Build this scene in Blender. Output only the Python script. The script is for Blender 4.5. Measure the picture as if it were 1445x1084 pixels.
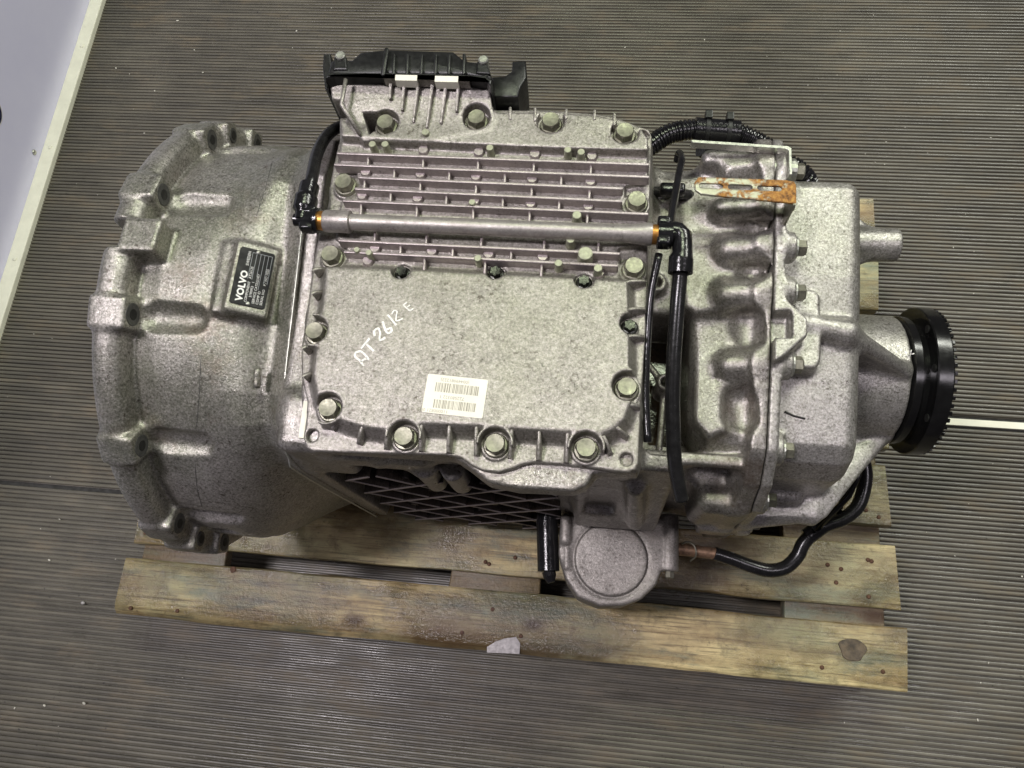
import bpy, bmesh, math, random
import numpy as np
from mathutils import Vector, Matrix

for o in list(bpy.data.objects): bpy.data.objects.remove(o)
S = bpy.context.scene
COL = S.collection
random.seed(4); RNG = np.random.default_rng(4)

# ------------------------------------------------------------------ camera
FPX, CX, CY, CAMH = 1085.0, 722.5, 542.0, 1.362      # focal length in photo pixels, centre, height above the floor
_y = np.array([(1050-CX)/FPX, (CY+2900)/FPX, -1.]); _y /= np.linalg.norm(_y)
_x = -np.array([(-9900-CX)/FPX, (CY+75)/FPX, -1.]); _x -= _y*(_x@_y); _x /= np.linalg.norm(_x)
RW = np.stack([_x, _y, np.cross(_x, _y)], 1)          # world -> camera
def ray(px, py): return RW.T @ np.array([(px-CX)/FPX, (CY-py)/FPX, -1.])
def at(px, py, z):                                    # photo pixel on the level z
    d = ray(px, py); t = (z-CAMH)/d[2]
    return Vector((d[0]*t, d[1]*t, z))
def atX(px, py, X):                                   # photo pixel on the plane x = X
    d = ray(px, py); t = X/d[0]
    return Vector((X, d[1]*t, CAMH+d[2]*t))
cam = bpy.data.cameras.new('camera'); co = bpy.data.objects.new('camera', cam); COL.objects.link(co)
co.matrix_world = Matrix.Translation((0, 0, CAMH)) @ Matrix(RW.T.tolist()).to_4x4()
cam.sensor_fit = 'HORIZONTAL'; cam.sensor_width = 36; cam.lens = FPX/1445*36
cam.clip_start = .01; cam.clip_end = 100
S.camera = co
# ------------------------------------------------------------------ light: workshop ceiling lamps
W = bpy.data.worlds.new('World'); S.world = W; W.use_nodes = True
W.node_tree.nodes['Background'].inputs[0].default_value = (.96, .86, 1.0, 1)
W.node_tree.nodes['Background'].inputs[1].default_value = .055
def lamp(loc, tgt, size, power, col):
    l = bpy.data.lights.new('ceiling_lamp', 'AREA'); l.shape = 'RECTANGLE'; l.size, l.size_y = size
    l.energy = power; l.color = col
    o = bpy.data.objects.new('ceiling_lamp', l); COL.objects.link(o); o.location = loc
    o.rotation_euler = (Vector(tgt)-Vector(loc)).to_track_quat('-Z', 'Y').to_euler()
lamp((-1.5, .1, 4.0), (-.1, .3, .6), (.4, .8), 90, (1, .93, .985))
lamp((.1, 1.75, 4.0), (0, .3, .6), (1.2, .45), 42, (.90, 1, .72))
lamp((2.9, 3.2, 4.0), (.2, .3, .3), (2.4, .5), 130, (.99, 1, .90))
lamp((1.7, -.3, 4.0), (.2, .3, .4), (.5, 1.2), 20, (1, .92, 1))
S.view_settings.view_transform = 'Standard'; S.view_settings.look = 'None'
S.view_settings.exposure = 0.08; S.view_settings.gamma = 1
S.render.resolution_x, S.render.resolution_y = 1024, 768

# ------------------------------------------------------------------ materials
class NT:
    def __init__(s, name):
        s.m = bpy.data.materials.new(name); s.m.use_nodes = True
        s.t = s.m.node_tree; s.b = s.t.nodes['Principled BSDF']
    def n(s, typ, **kw):
        nd = s.t.nodes.new(typ)
        for k, v in kw.items():
            if hasattr(nd, k) and k not in nd.inputs: setattr(nd, k, v)
            else: nd.inputs[k].default_value = v
        return nd
    def l(s, a, b): s.t.links.new(a, b)
    def pos(s, scale=(1, 1, 1), obj=False):
        g = s.n('ShaderNodeTexCoord').outputs['Object'] if obj else s.n('ShaderNodeNewGeometry').outputs['Position']
        mp = s.n('ShaderNodeMapping'); mp.inputs['Scale'].default_value = scale
        s.l(g, mp.inputs[0]); return mp.outputs[0]
    def noise(s, vec, scale, detail=3, rough=.6, dist=0):
        nd = s.n('ShaderNodeTexNoise'); nd.inputs['Scale'].default_value = scale; nd.inputs['Detail'].default_value = detail
        nd.inputs['Roughness'].default_value = rough; nd.inputs['Distortion'].default_value = dist
        s.l(vec, nd.inputs['Vector']); return nd.outputs[0]
    def ramp(s, fac, stops, interp='LINEAR'):
        r = s.n('ShaderNodeValToRGB'); r.color_ramp.interpolation = interp
        e = r.color_ramp.elements
        while len(e) < len(stops): e.new(.5)
        for q, (p, c) in zip(e, stops):
            q.position = p; q.color = (c, c, c, 1) if isinstance(c, (int, float)) else (*c, 1)
        s.l(fac, r.inputs[0]); return r.outputs[0]
    def mix(s, fac, a, b, mode='MIX'):
        m = s.n('ShaderNodeMix', data_type='RGBA', blend_type=mode)
        for sock, v in ((m.inputs[0], fac), (m.inputs[6], a), (m.inputs[7], b)):
            if hasattr(v, 'node'): s.l(v, sock)
            elif isinstance(v, (int, float)): sock.default_value = v if sock.type == 'VALUE' else (v, v, v, 1)
            else: sock.default_value = (*v, 1)
        return m.outputs[2]
    def math(s, op, a, b=0.):
        m = s.n('ShaderNodeMath', operation=op)
        for i, v in enumerate((a, b)):
            if hasattr(v, 'node'): s.l(v, m.inputs[i])
            else: m.inputs[i].default_value = v
        return m.outputs[0]
    def bump(s, h, strength, dist=.001, prev=None):
        b = s.n('ShaderNodeBump'); b.inputs['Strength'].default_value = strength; b.inputs['Distance'].default_value = dist
        s.l(h, b.inputs['Height'])
        if prev: s.l(prev, b.inputs['Normal'])
        return b.outputs[0]
    def set(s, **kw):
        for k, v in kw.items():
            k = k.replace('_', ' ')
            if hasattr(v, 'node'): s.l(v, s.b.inputs[k])
            elif isinstance(v, tuple): s.b.inputs[k].default_value = (*v, 1)
            else: s.b.inputs[k].default_value = v
        return s.m

def cast_mat(name, base, dirt, dirt_amt=.5, rough=(.36, .6), metal=.55, speck=.5, bumpk=.35, stain=(.16, .11, .07), stain_amt=.3):
    k = NT(name); p = k.pos()
    big = k.noise(p, 6, 6, .7); mid = k.noise(p, 34, 6, .75); fine = k.noise(p, 400, 5, .8); grit = k.noise(p, 260, 3, .6); dots = k.noise(p, 120, 5, .8)
    c = k.mix(k.ramp(big, [(.36, 0), (.66, dirt_amt)]), base, dirt)
    c = k.mix(k.ramp(mid, [(.42, 0), (.70, .55)]), c, tuple(v*.55 for v in base))
    c = k.mix(k.ramp(fine, [(.36, 1.*speck), (.5, .28*speck), (.58, 0)]), c, tuple(v*.35 for v in dirt))
    c = k.mix(k.ramp(fine, [(.54, 0), (.66, .6*speck)]), c, tuple(min(1, v*1.45) for v in base))
    c = k.mix(k.math('MULTIPLY', k.ramp(grit, [(.56, 0), (.64, 1)]), k.ramp(mid, [(.44, 0), (.62, .8*min(1, speck*1.3))])), c, (.06, .046, .033))
    c = k.mix(k.ramp(dots, [(.615, 0), (.68, .75)]), c, tuple(v*.22 for v in dirt))
    c = k.mix(k.ramp(k.noise(p, 75, 6, .85), [(.60, 0), (.68, .55*speck)]), c, tuple(v*.4 for v in dirt))
    c = k.mix(k.ramp(k.noise(p, 11, 7, .75), [(.54, 0), (.70, stain_amt)]), c, stain)
    r = k.ramp(k.noise(p, 160, 5, .7), [(.3, rough[0]), (.7, rough[1])])
    nb = k.bump(k.noise(p, 420, 5, .75), bumpk, .0008)
    nb = k.bump(k.noise(p, 55, 4, .6), .22, .0012, nb)
    return k.set(Base_Color=c, Metallic=metal, Roughness=r, Normal=nb)

def plain(name, col, rough=.5, metal=0., var=.25, scale=60, bumpk=.1, bs=250, coat=0.):
    k = NT(name); p = k.pos()
    c = k.mix(k.ramp(k.noise(p, scale, 4, .65), [(.35, 0), (.7, 1)]), tuple(v*(1-var) for v in col), tuple(min(1, v*(1+var)) for v in col))
    r = k.ramp(k.noise(p, scale*1.7, 3, .6), [(.3, rough*.75), (.7, min(1, rough*1.25))])
    return k.set(Base_Color=c, Metallic=metal, Roughness=r, Normal=k.bump(k.noise(p, bs, 3, .6), bumpk, .0006), Coat_Weight=coat)

M = {}
M['bell'] = cast_mat('cast_bell', (.50, .47, .445), (.22, .235, .165), .85, (.24, .50), .68, .78, .6, (.20, .13, .09), .35)
M['case'] = cast_mat('cast_case', (.46, .435, .42), (.25, .24, .18), .7, (.22, .48), .68, .7, .55, (.10, .065, .04), .6)
M['rear'] = cast_mat('cast_rear', (.56, .535, .52), (.36, .36, .28), .6, (.26, .50), .68, .75, .55, (.20, .17, .12), .15)
M['cover'] = cast_mat('cast_cover', (.41, .38, .362), (.30, .30, .225), .6, (.30, .52), .64, .7, .55, (.24, .20, .16), .14)
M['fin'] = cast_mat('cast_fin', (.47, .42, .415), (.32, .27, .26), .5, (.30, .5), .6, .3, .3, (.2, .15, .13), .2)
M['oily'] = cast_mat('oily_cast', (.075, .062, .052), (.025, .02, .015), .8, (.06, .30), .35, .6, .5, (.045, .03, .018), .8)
M['unit'] = cast_mat('cast_unit', (.36, .34, .31), (.22, .20, .17), .5, (.28, .55), .5, .6, .6, (.16, .12, .09), .3)
M['bolt'] = plain('zinc_bolt', (.25, .245, .19), .42, .7, .25, 220, .15, 500)
M['bolt_side'] = M['bolt']
M['torx'] = plain('black_bolt', (.05, .052, .045), .3, .7, .4, 200, .15, 500)
M['stud'] = plain('ejector_stud', (.36, .37, .27), .5, .4, .2, 260, .2, 500)
M['pipe'] = cast_mat('aluminium_pipe', (.46, .43, .41), (.36, .34, .31), .5, (.32, .5), .6, .3, .3)
M['rubber'] = plain('black_rubber', (.012, .012, .012), .24, 0, .35, 90, .12, 400)
M['plastic'] = plain('black_plastic', (.012, .0125, .012), .38, 0, .35, 110, .25, 500)
M['wet'] = plain('wet_black_plastic', (.01, .01, .011), .16, 0, .35, 90, .5, 330)
M['steel_black'] = plain('black_oiled_steel', (.010, .010, .010), .2, .3, .3, 40, .1, 200)
M['brass'] = plain('brass', (.55, .27, .07), .38, .85, .25, 160, .2, 400)
M['copper'] = plain('copper_dull', (.30, .19, .12), .5, .55, .45, 150, .35, 300)
M['zinc'] = plain('bright_zinc', (.55, .56, .50), .34, .8, .12, 120, .15, 300)
M['darkhole'] = plain('machined_dark', (.10, .10, .095), .5, .5, .3, 180, .2, 400)
M['hole'] = plain('bore_black', (.01, .01, .009), .6, 0, .2)
M['cream'] = plain('cream_paint', (.90, .89, .74), .35, 0, .06, 30, .15, 200)
M['navy'] = plain('navy_print', (.012, .016, .06), .3, 0, .1)
M['label'] = plain('white_label', (.82, .80, .68), .5, 0, .05, 60, .15, 200)
M['ink'] = plain('faded_ink', (.36, .34, .27), .6, 0, .15)
M['plate'] = plain('black_plate', (.004, .004, .004), .65, .0, .2)
M['print'] = plain('white_print', (.75, .75, .72), .5, 0, .05)
M['printdim'] = plain('dim_print', (.30, .32, .33), .5, 0, .1)
M['marker'] = plain('black_marker', (.012, .01, .01), .5, 0, .2)
M['oil'] = plain('oil_sludge', (.040, .026, .012), .12, 0, .7, 60, .6, 120)
M['nail'] = plain('rusty_nail', (.11, .055, .03), .7, .3, .35, 300, .4, 600)
M['paper'] = plain('grey_tape', (.40, .385, .375), .5, .2, .25, 150, .5, 200)
M['grit'] = plain('grit', (.62, .60, .52), .6, 0, .3)

def chalk():
    k = NT('chalk'); p = k.pos()
    f = k.noise(p, 500, 3, .7)
    c = k.mix(k.ramp(f, [(.36, 0), (.56, 1)]), (.66, .65, .60), (.92, .92, .87))
    return k.set(Base_Color=c, Roughness=.85)
M['chalk'] = chalk()
def rusty():
    k = NT('rusty_zinc'); p = k.pos()
    n = k.noise(p, 70, 5, .7, .4); n2 = k.noise(p, 240, 4, .7); n3 = k.noise(p, 18, 2, .5)
    f = k.math('ADD', k.math('MULTIPLY', n, .7), k.math('MULTIPLY', n3, .5))
    c = k.mix(k.ramp(f, [(.55, 0), (.62, 1)]), (.42, .42, .32), k.ramp(n2, [(.35, (.11, .05, .016)), (.55, (.38, .18, .04)), (.7, (.52, .31, .08))]))
    m = k.ramp(f, [(.55, .55), (.62, .05)])
    return k.set(Base_Color=c, Metallic=m, Roughness=k.ramp(f, [(.55, .4), (.62, .8)]), Normal=k.bump(n2, .4, .001))
M['rust'] = rusty()
def wall_mat():
    k = NT('white_panel'); p = k.pos()
    c = k.mix(k.ramp(k.noise(p, 9, 4, .6), [(.35, 0), (.7, 1)]), (.76, .75, .97), (.80, .79, 1.0))
    return k.set(Base_Color=c, Roughness=.28)
M['wall'] = wall_mat()
def mat_rubber():
    k = NT('ribbed_rubber'); p = k.pos()
    st = k.pos((1.6, 14, 1)); big = k.noise(p, 2.6, 4, .6); streak = k.noise(st, 6, 5, .65); fine = k.noise(p, 260, 3, .7); ln = k.noise(k.pos((5, 125, 1)), 1, 1, .4)
    c = k.mix(k.ramp(big, [(.36, 0), (.66, 1)]), (.098, .089, .068), (.160, .147, .113))
    c = k.mix(k.ramp(streak, [(.42, 0), (.70, .6)]), c, (.06, .056, .047))
    c = k.mix(k.ramp(ln, [(.35, .35), (.62, 0)]), c, (.025, .023, .02))
    c = k.mix(k.ramp(k.noise(k.pos((1, 3, 1)), 7, 6, .75), [(.52, 0), (.68, .55)]), c, (.19, .15, .095))
    # pale scuffs and drips
    sc = k.noise(k.pos((1, .55, 1)), 30, 6, .8, 1.2)
    c = k.mix(k.math('MULTIPLY', k.ramp(sc, [(.66, 0), (.74, .6)]), k.ramp(fine, [(.45, 0), (.6, 1)])), c, (.42, .40, .33))
    c = k.mix(k.ramp(fine, [(.70, 0), (.80, .55)]), c, (.36, .34, .29))
    c = k.mix(k.ramp(k.noise(p, 130, 2, .5), [(.24, .8), (.30, 0)]), c, (.01, .01, .009))
    r = k.ramp(k.noise(k.pos((2, 6, 1)), 7, 5, .65), [(.34, .24), (.68, .50)])
    nb = k.bump(k.noise(p, 420, 3, .7), .3, .0006)
    nb = k.bump(k.noise(k.pos((1, .2, 1)), 60, 3, .6), .25, .0016, nb)
    return k.set(Base_Color=c, Roughness=r, Normal=nb)
M['mat'] = mat_rubber()
M['sub'] = plain('dark_subfloor', (.02, .019, .017), .7)
def wood(name, a, b, c3, wet=.5, seed=0.):
    k = NT(name)
    oi = k.n('ShaderNodeObjectInfo')
    g = k.n('ShaderNodeNewGeometry').outputs['Position']
    ad = k.n('ShaderNodeVectorMath', operation='MULTIPLY_ADD')
    k.l(oi.outputs['Random'], ad.inputs[0]); ad.inputs[1].default_value = (7.3, 3.1, 1.7); k.l(g, ad.inputs[2])
    def sc(v):
        mp = k.n('ShaderNodeMapping'); mp.inputs['Scale'].default_value = v; k.l(ad.outputs[0], mp.inputs[0]); return mp.outputs[0]
    p = sc((1, 1, 1)); grain = k.noise(sc((2.2, 46, 46)), 1, 6, .66, .6); fine = k.noise(sc((14, 330, 330)), 1, 3, .65)
    big = k.noise(sc((3, 5, 5)), 1.3, 5, .65); blot = k.noise(p, 38, 6, .72)
    c = k.mix(k.ramp(grain, [(.36, 0), (.60, 1)]), a, b)
    c = k.mix(k.ramp(big, [(.40, 0), (.62, .8)]), c, c3)
    c = k.mix(k.ramp(fine, [(.31, .7), (.5, 0)]), c, tuple(v*.28 for v in a))
    c = k.mix(k.ramp(blot, [(.52, 0), (.72, .7)]), c, (.095, .072, .038))
    c = k.mix(k.ramp(k.noise(sc((2, 7, 7)), 3, 5, .7), [(.50, 0), (.64, .65)]), c, (.17, .22, .17))
    c = k.mix(k.ramp(k.noise(sc((1.2, 3, 3)), 2.2, 6, .75), [(.48, 0), (.66, .7)]), c, (.17, .105, .05))
    c = k.mix(k.ramp(k.noise(p, 150, 4, .7), [(.60, 0), (.72, .6)]), c, (.05, .038, .022))
    kn = k.n('ShaderNodeTexVoronoi'); kn.inputs['Scale'].default_value = 1; k.l(sc((5.5, 11, 11)), kn.inputs['Vector'])
    c = k.mix(k.ramp(kn.outputs['Distance'], [(.06, .85), (.105, .4), (.15, 0)]), c, (.075, .038, .02))
    wn = k.noise(sc((1, 1.3, 1)), 5.5, 4, .6)
    wm = k.ramp(wn, [(.38, 0), (.51, wet)])
    c = k.mix(wm, c, k.mix(.6, c, (.10, .075, .03), 'MULTIPLY'))
    r = k.mix(wm, .5, .07)
    nb = k.bump(grain, .35, .0016); nb = k.bump(fine, .5, .0006, nb); nb = k.bump(k.noise(p, 210, 4, .7), .7, .0018, nb)
    return k.set(Base_Color=c, Roughness=r, Normal=nb)
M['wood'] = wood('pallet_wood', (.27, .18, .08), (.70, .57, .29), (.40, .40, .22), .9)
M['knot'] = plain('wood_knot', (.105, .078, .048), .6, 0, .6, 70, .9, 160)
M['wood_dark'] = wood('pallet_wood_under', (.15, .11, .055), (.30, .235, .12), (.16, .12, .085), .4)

# ------------------------------------------------------------------ object helpers
def link(name, me, mat=None, parent=None, smooth=False, loc=None):
    o = bpy.data.objects.new(name, me); COL.objects.link(o)
    if mat is not None and not me.materials: me.materials.append(M[mat] if isinstance(mat, str) else mat)
    if smooth: me.polygons.foreach_set('use_smooth', [True]*len(me.polygons))
    if loc is not None: o.location = loc
    if parent is not None:
        o.parent = parent
        q = parent; mw = Matrix.Identity(4)
        while q is not None:                       # parts keep world coordinates
            mw = Matrix.LocRotScale(q.location, q.rotation_euler, q.scale).inverted() if q.parent is None else mw
            q = q.parent
        o.matrix_parent_inverse = mw if parent.parent is None else Matrix.Identity(4)
    return o
def tag(o, label=None, cat=None, kind=None, group=None):
    if label: o['label'] = label
    if cat: o['category'] = cat
    if kind: o['kind'] = kind
    if group: o['group'] = group
    return o
def root(name, loc, label, cat):
    o = bpy.data.objects.new(name, None); COL.objects.link(o); o.location = loc; o.empty_display_size = .1
    return tag(o, label, cat)
def from_bm(name, bm, mat, parent=None, smooth=False, loc=None, angle=None):
    me = bpy.data.meshes.new(name); bmesh.ops.recalc_face_normals(bm, faces=bm.faces); bm.to_mesh(me); bm.free()
    o = link(name, me, mat, parent, smooth or angle is not None, loc)
    if angle is not None: me.set_sharp_from_angle(angle=math.radians(angle))
    return o
def loft(bm, rings, caps=True, closed=True):
    vs = [[bm.verts.new(p) for p in r] for r in rings]
    n = len(rings[0])
    for a, b in zip(vs, vs[1:]):
        for i in range(n if closed else n-1):
            j = (i+1) % n; bm.faces.new((a[i], a[j], b[j], b[i]))
    if caps: bm.faces.new(vs[0][::-1]); bm.faces.new(vs[-1])
    return vs
def prism_bm(pts, z0, z1, bevel=0., draft=0.):
    """polygon (x, y) extruded from z0 up to z1 with a small chamfer round the top"""
    P = [Vector((p[0], p[1])) for p in pts]
    area = sum(a.x*b.y-b.x*a.y for a, b in zip(P, P[1:]+P[:1]))
    if area < 0: P = P[::-1]
    def inset(d):
        out = []
        for i, p in enumerate(P):
            a = (p-P[i-1]); b = (P[(i+1) % len(P)]-p)
            na = Vector((-a.y, a.x)).normalized(); nb = Vector((-b.y, b.x)).normalized()
            n = na+nb
            if n.length < 1e-6: n = na
            n.normalize(); out.append(p+n*d/max(.45, n.dot(na)))
        return out
    bm = bmesh.new()
    rings = [[(p.x, p.y, z0) for p in inset(-draft)]]
    if bevel:
        rings += [[(p.x, p.y, z1-bevel) for p in P], [(p.x, p.y, z1-bevel*.35) for p in inset(bevel*.35)], [(p.x, p.y, z1) for p in inset(bevel)]]
    else: rings += [[(p.x, p.y, z1) for p in P]]
    loft(bm, rings); return bm
def stadium(p0, p1, w, n=6):
    p0, p1 = Vector(p0[:2]), Vector(p1[:2]); d = (p1-p0).normalized(); a0 = math.atan2(d.y, d.x); r = w/2; out = []
    for c, s in ((p1, -90), (p0, 90)):
        for i in range(n+1):
            a = a0+math.radians(s+180*i/n); out.append((c.x+r*math.cos(a), c.y+r*math.sin(a)))
    return out
def bar(name, p0, p1, w, z0, z1, mat, parent, bevel=.0006, draft=.0006):
    return from_bm(name, prism_bm(stadium(p0, p1, w), z0, z1, bevel, draft), mat, parent, angle=40)
def circle(c, r, n=24): return [(c[0]+r*math.cos(2*math.pi*i/n), c[1]+r*math.sin(2*math.pi*i/n)) for i in range(n)]
def lathe_bm(prof, axis='Z', seg=32, base=(0, 0, 0), caps=True):
    bm = bmesh.new(); rings = []
    for h, r in prof:
        ring = []
        for i in range(seg):
            a = 2*math.pi*i/seg; u, v = r*math.cos(a), r*math.sin(a)
            q = (u, v, h) if axis == 'Z' else ((h, u, v) if axis == 'X' else (v, h, u))
            ring.append((q[0]+base[0], q[1]+base[1], q[2]+base[2]))
        rings.append(ring)
    loft(bm, rings, caps); return bm
def spline(pts, n=10):
    P = [Vector(p) for p in pts]; P = [2*P[0]-P[1]]+P+[2*P[-1]-P[-2]]; out = []
    for i in range(1, len(P)-2):
        for k in range(n):
            t = k/n; a, b, c, d = P[i-1:i+3]
            out.append(.5*((2*b)+(c-a)*t+(2*a-5*b+4*c-d)*t*t+(3*b-a-3*c+d)*t**3))
    out.append(P[-2]); return out
def tube_bm(path, rad, seg=14, caps=True):
    bm = bmesh.new(); rings = []; L = 0; up = None
    for i, p in enumerate(path):
        t = (path[min(i+1, len(path)-1)]-path[max(i-1, 0)]).normalized()
        if up is None: up = t.orthogonal().normalized()
        up = (up-t*up.dot(t)).normalized(); sd = t.cross(up)
        if i: L += (p-path[i-1]).length
        r = rad(L) if callable(rad) else rad
        rings.append([p+up*r*math.cos(2*math.pi*k/seg)+sd*r*math.sin(2*math.pi*k/seg) for k in range(seg)])
    loft(bm, rings, caps); return bm
def resample(path, step):
    out = [path[0]]; acc = 0
    for a, b in zip(path, path[1:]):
        L = (b-a).length; d = step-acc
        while d <= L: out.append(a.lerp(b, d/L)); d += step
        acc = L-(d-step)
    return out
def box_bm(lo, hi, bevel=.0):
    bm = bmesh.new(); bmesh.ops.create_cube(bm, size=1)
    for v in bm.verts: v.co = Vector([lo[i]+(v.co[i]+.5)*(hi[i]-lo[i]) for i in range(3)])
    if bevel: bmesh.ops.bevel(bm, geom=bm.edges[:], offset=bevel, segments=2, affect='EDGES', profile=.6)
    return bm

# ------------------------------------------------------------------ distance-field castings
def seg_sdf2(px, py, poly):
    d = np.full(px.shape, 1e9, np.float32); s = np.ones(px.shape, bool)
    n = len(poly)
    for i in range(n):
        ax, ay = poly[i]; bx, by = poly[(i+1) % n]
        ex, ey = bx-ax, by-ay; wx, wy = px-ax, py-ay
        t = np.clip((wx*ex+wy*ey)/(ex*ex+ey*ey), 0, 1)
        d = np.minimum(d, (wx-ex*t)**2+(wy-ey*t)**2)
        c1 = py >= ay; c2 = py < by; c3 = ex*wy > ey*wx
        s ^= (c1 & c2 & c3) | (~c1 & ~c2 & ~c3)
    return np.where(s, 1, -1)*np.sqrt(d)
class Vox:
    def __init__(s, lo, hi, h):
        s.h = h; s.lo = np.array(lo, float)
        s.n = [int(math.ceil((hi[i]-lo[i])/h))+1 for i in range(3)]
        s.ax = [np.float32(lo[i])+np.arange(s.n[i], dtype=np.float32)*np.float32(h) for i in range(3)]
        s.F = np.full(s.n, 1., np.float32)
    def _sl(s, lo, hi, pad):
        r = []
        for i in range(3):
            a = 0 if lo is None else max(0, int((lo[i]-pad-s.lo[i])/s.h)); b = s.n[i] if hi is None else min(s.n[i], int((hi[i]+pad-s.lo[i])/s.h)+2)
            if b <= a: return None
            r.append(slice(a, b))
        return tuple(r)
    def add(s, fn, lo=None, hi=None, k=.006, cut=False):
        sl = s._sl(lo, hi, k+3*s.h)
        if sl is None: return
        x = s.ax[0][sl[0]][:, None, None]; y = s.ax[1][sl[1]][None, :, None]; z = s.ax[2][sl[2]][None, None, :]
        d = fn(x, y, z); f = s.F[sl]
        if cut: f2 = -f; q = np.maximum(k-np.abs(f2-d), 0)/k; s.F[sl] = -(np.minimum(f2, d)-q*q*k*.25)
        else: q = np.maximum(k-np.abs(f-d), 0)/k; s.F[sl] = np.minimum(f, d)-q*q*k*.25
    def cut(s, fn, lo=None, hi=None, k=.004): s.add(fn, lo, hi, k, True)
    # primitives
    def cap(s, a, b, r, k=.006, r2=None, cut=False):
        a = np.array(a, float); b = np.array(b, float); r2 = r if r2 is None else r2; R = max(r, r2)
        def fn(x, y, z):
            e = b-a; t = np.clip(((x-a[0])*e[0]+(y-a[1])*e[1]+(z-a[2])*e[2])/max(e@e, 1e-12), 0, 1)
            return np.sqrt((x-a[0]-e[0]*t)**2+(y-a[1]-e[1]*t)**2+(z-a[2]-e[2]*t)**2)-(r+(r2-r)*t)
        s.add(fn, np.minimum(a, b)-R, np.maximum(a, b)+R, k, cut)
    def cyl(s, a, b, r, k=.004, rnd=.001, cut=False, r2=None):
        a = np.array(a, float); b = np.array(b, float); e = b-a; L = np.linalg.norm(e); e /= L; rr2 = r if r2 is None else r2
        def fn(x, y, z):
            h = (x-a[0])*e[0]+(y-a[1])*e[1]+(z-a[2])*e[2]
            q = np.sqrt(np.maximum((x-a[0])**2+(y-a[1])**2+(z-a[2])**2-h*h, 0))
            dx = q-(r+(rr2-r)*np.clip(h/L, 0, 1))+rnd; dz = np.abs(h-L/2)-L/2+rnd
            return np.minimum(np.maximum(dx, dz), 0)+np.sqrt(np.maximum(dx, 0)**2+np.maximum(dz, 0)**2)-rnd
        R = max(r, rr2); s.add(fn, np.minimum(a, b)-R, np.maximum(a, b)+R, k, cut)
    def box(s, c, hf, rnd=.002, k=.004, cut=False, rot=None, ax=(0, 0, 1)):
        c = np.array(c, float); Rm = np.eye(3) if rot is None else np.array(Matrix.Rotation(math.radians(rot), 3, Vector(ax))).T
        def fn(x, y, z):
            X, Y, Z = x-c[0], y-c[1], z-c[2]
            q = [np.abs(Rm[i, 0]*X+Rm[i, 1]*Y+Rm[i, 2]*Z)-hf[i]+rnd for i in range(3)]
            return np.minimum(np.maximum(np.maximum(q[0], q[1]), q[2]), 0)+np.sqrt(sum(np.maximum(v, 0)**2 for v in q))-rnd
        e = max(hf)*1.75 if rot is not None else None
        s.add(fn, c-(e or np.array(hf)), c+(e or np.array(hf)), k, cut)
    def poly(s, pts, lo, hi, axis=2, rnd=.001, k=.004, cut=False, draft=0., slope=None):
        """polygon in the two other axes, extruded along axis from lo to hi"""
        o = [i for i in range(3) if i != axis]; P = np.array([(p[0], p[1]) for p in pts], float)
        mn, mx = P.min(0), P.max(0)
        def fn(x, y, z):
            A = [x, y, z]; u, v = np.broadcast_arrays(A[o[0]], A[o[1]])
            d2 = seg_sdf2(np.squeeze(u, axis), np.squeeze(v, axis), P); d2 = np.expand_dims(d2, axis)
            w = A[axis]; top = hi if slope is None else hi+slope(x, y, z)
            dx = d2+rnd+draft*(w-hi); dz = np.maximum(w-top, lo-w)+rnd
            return np.minimum(np.maximum(dx, dz), 0)+np.sqrt(np.maximum(dx, 0)**2+np.maximum(dz, 0)**2)-rnd
        L = [0, 0, 0]; H = [0, 0, 0]
        L[o[0]], L[o[1]], L[axis] = mn[0], mn[1], lo; H[o[0]], H[o[1]], H[axis] = mx[0], mx[1], hi+(.03 if slope else 0)
        pd = abs(draft*(hi-lo)); L = [a-pd for a in L]; H = [a+pd for a in H]
        s.add(fn, L, H, k, cut)
    def mesh(s, name, mat, parent=None):
        F = s.F
        F[0], F[-1] = np.maximum(F[0], s.h*.3), np.maximum(F[-1], s.h*.3)
        F[:, 0], F[:, -1] = np.maximum(F[:, 0], s.h*.3), np.maximum(F[:, -1], s.h*.3)
        F[:, :, 0], F[:, :, -1] = np.maximum(F[:, :, 0], s.h*.3), np.maximum(F[:, :, -1], s.h*.3)
        I = F < 0
        c = np.zeros([n-1 for n in s.n], np.int8)
        offs = [(a, b, d) for a in (0, 1) for b in (0, 1) for d in (0, 1)]
        for a, b, d in offs: c += I[a:a+s.n[0]-1, b:b+s.n[1]-1, d:d+s.n[2]-1]
        act = (c > 0) & (c < 8); ijk = np.argwhere(act)
        idx = np.full(act.shape, -1, np.int32); idx[act] = np.arange(len(ijk))
        acc = np.zeros((len(ijk), 3)); cnt = np.zeros(len(ijk))
        i, j, k = ijk.T
        for A in offs:
            for ax in range(3):
                if A[ax]: continue
                B = list(A); B[ax] = 1
                va = F[i+A[0], j+A[1], k+A[2]]; vb = F[i+B[0], j+B[1], k+B[2]]
                m = (va < 0) != (vb < 0); t = np.where(m, va/np.where(m, va-vb, 1), 0)
                p = np.array(A, float)[None]+t[:, None]*(np.arange(3) == ax)[None]
                acc += np.where(m[:, None], p, 0); cnt += m
        V = s.lo+(ijk+acc/cnt[:, None])*s.h
        Q = []
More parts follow.
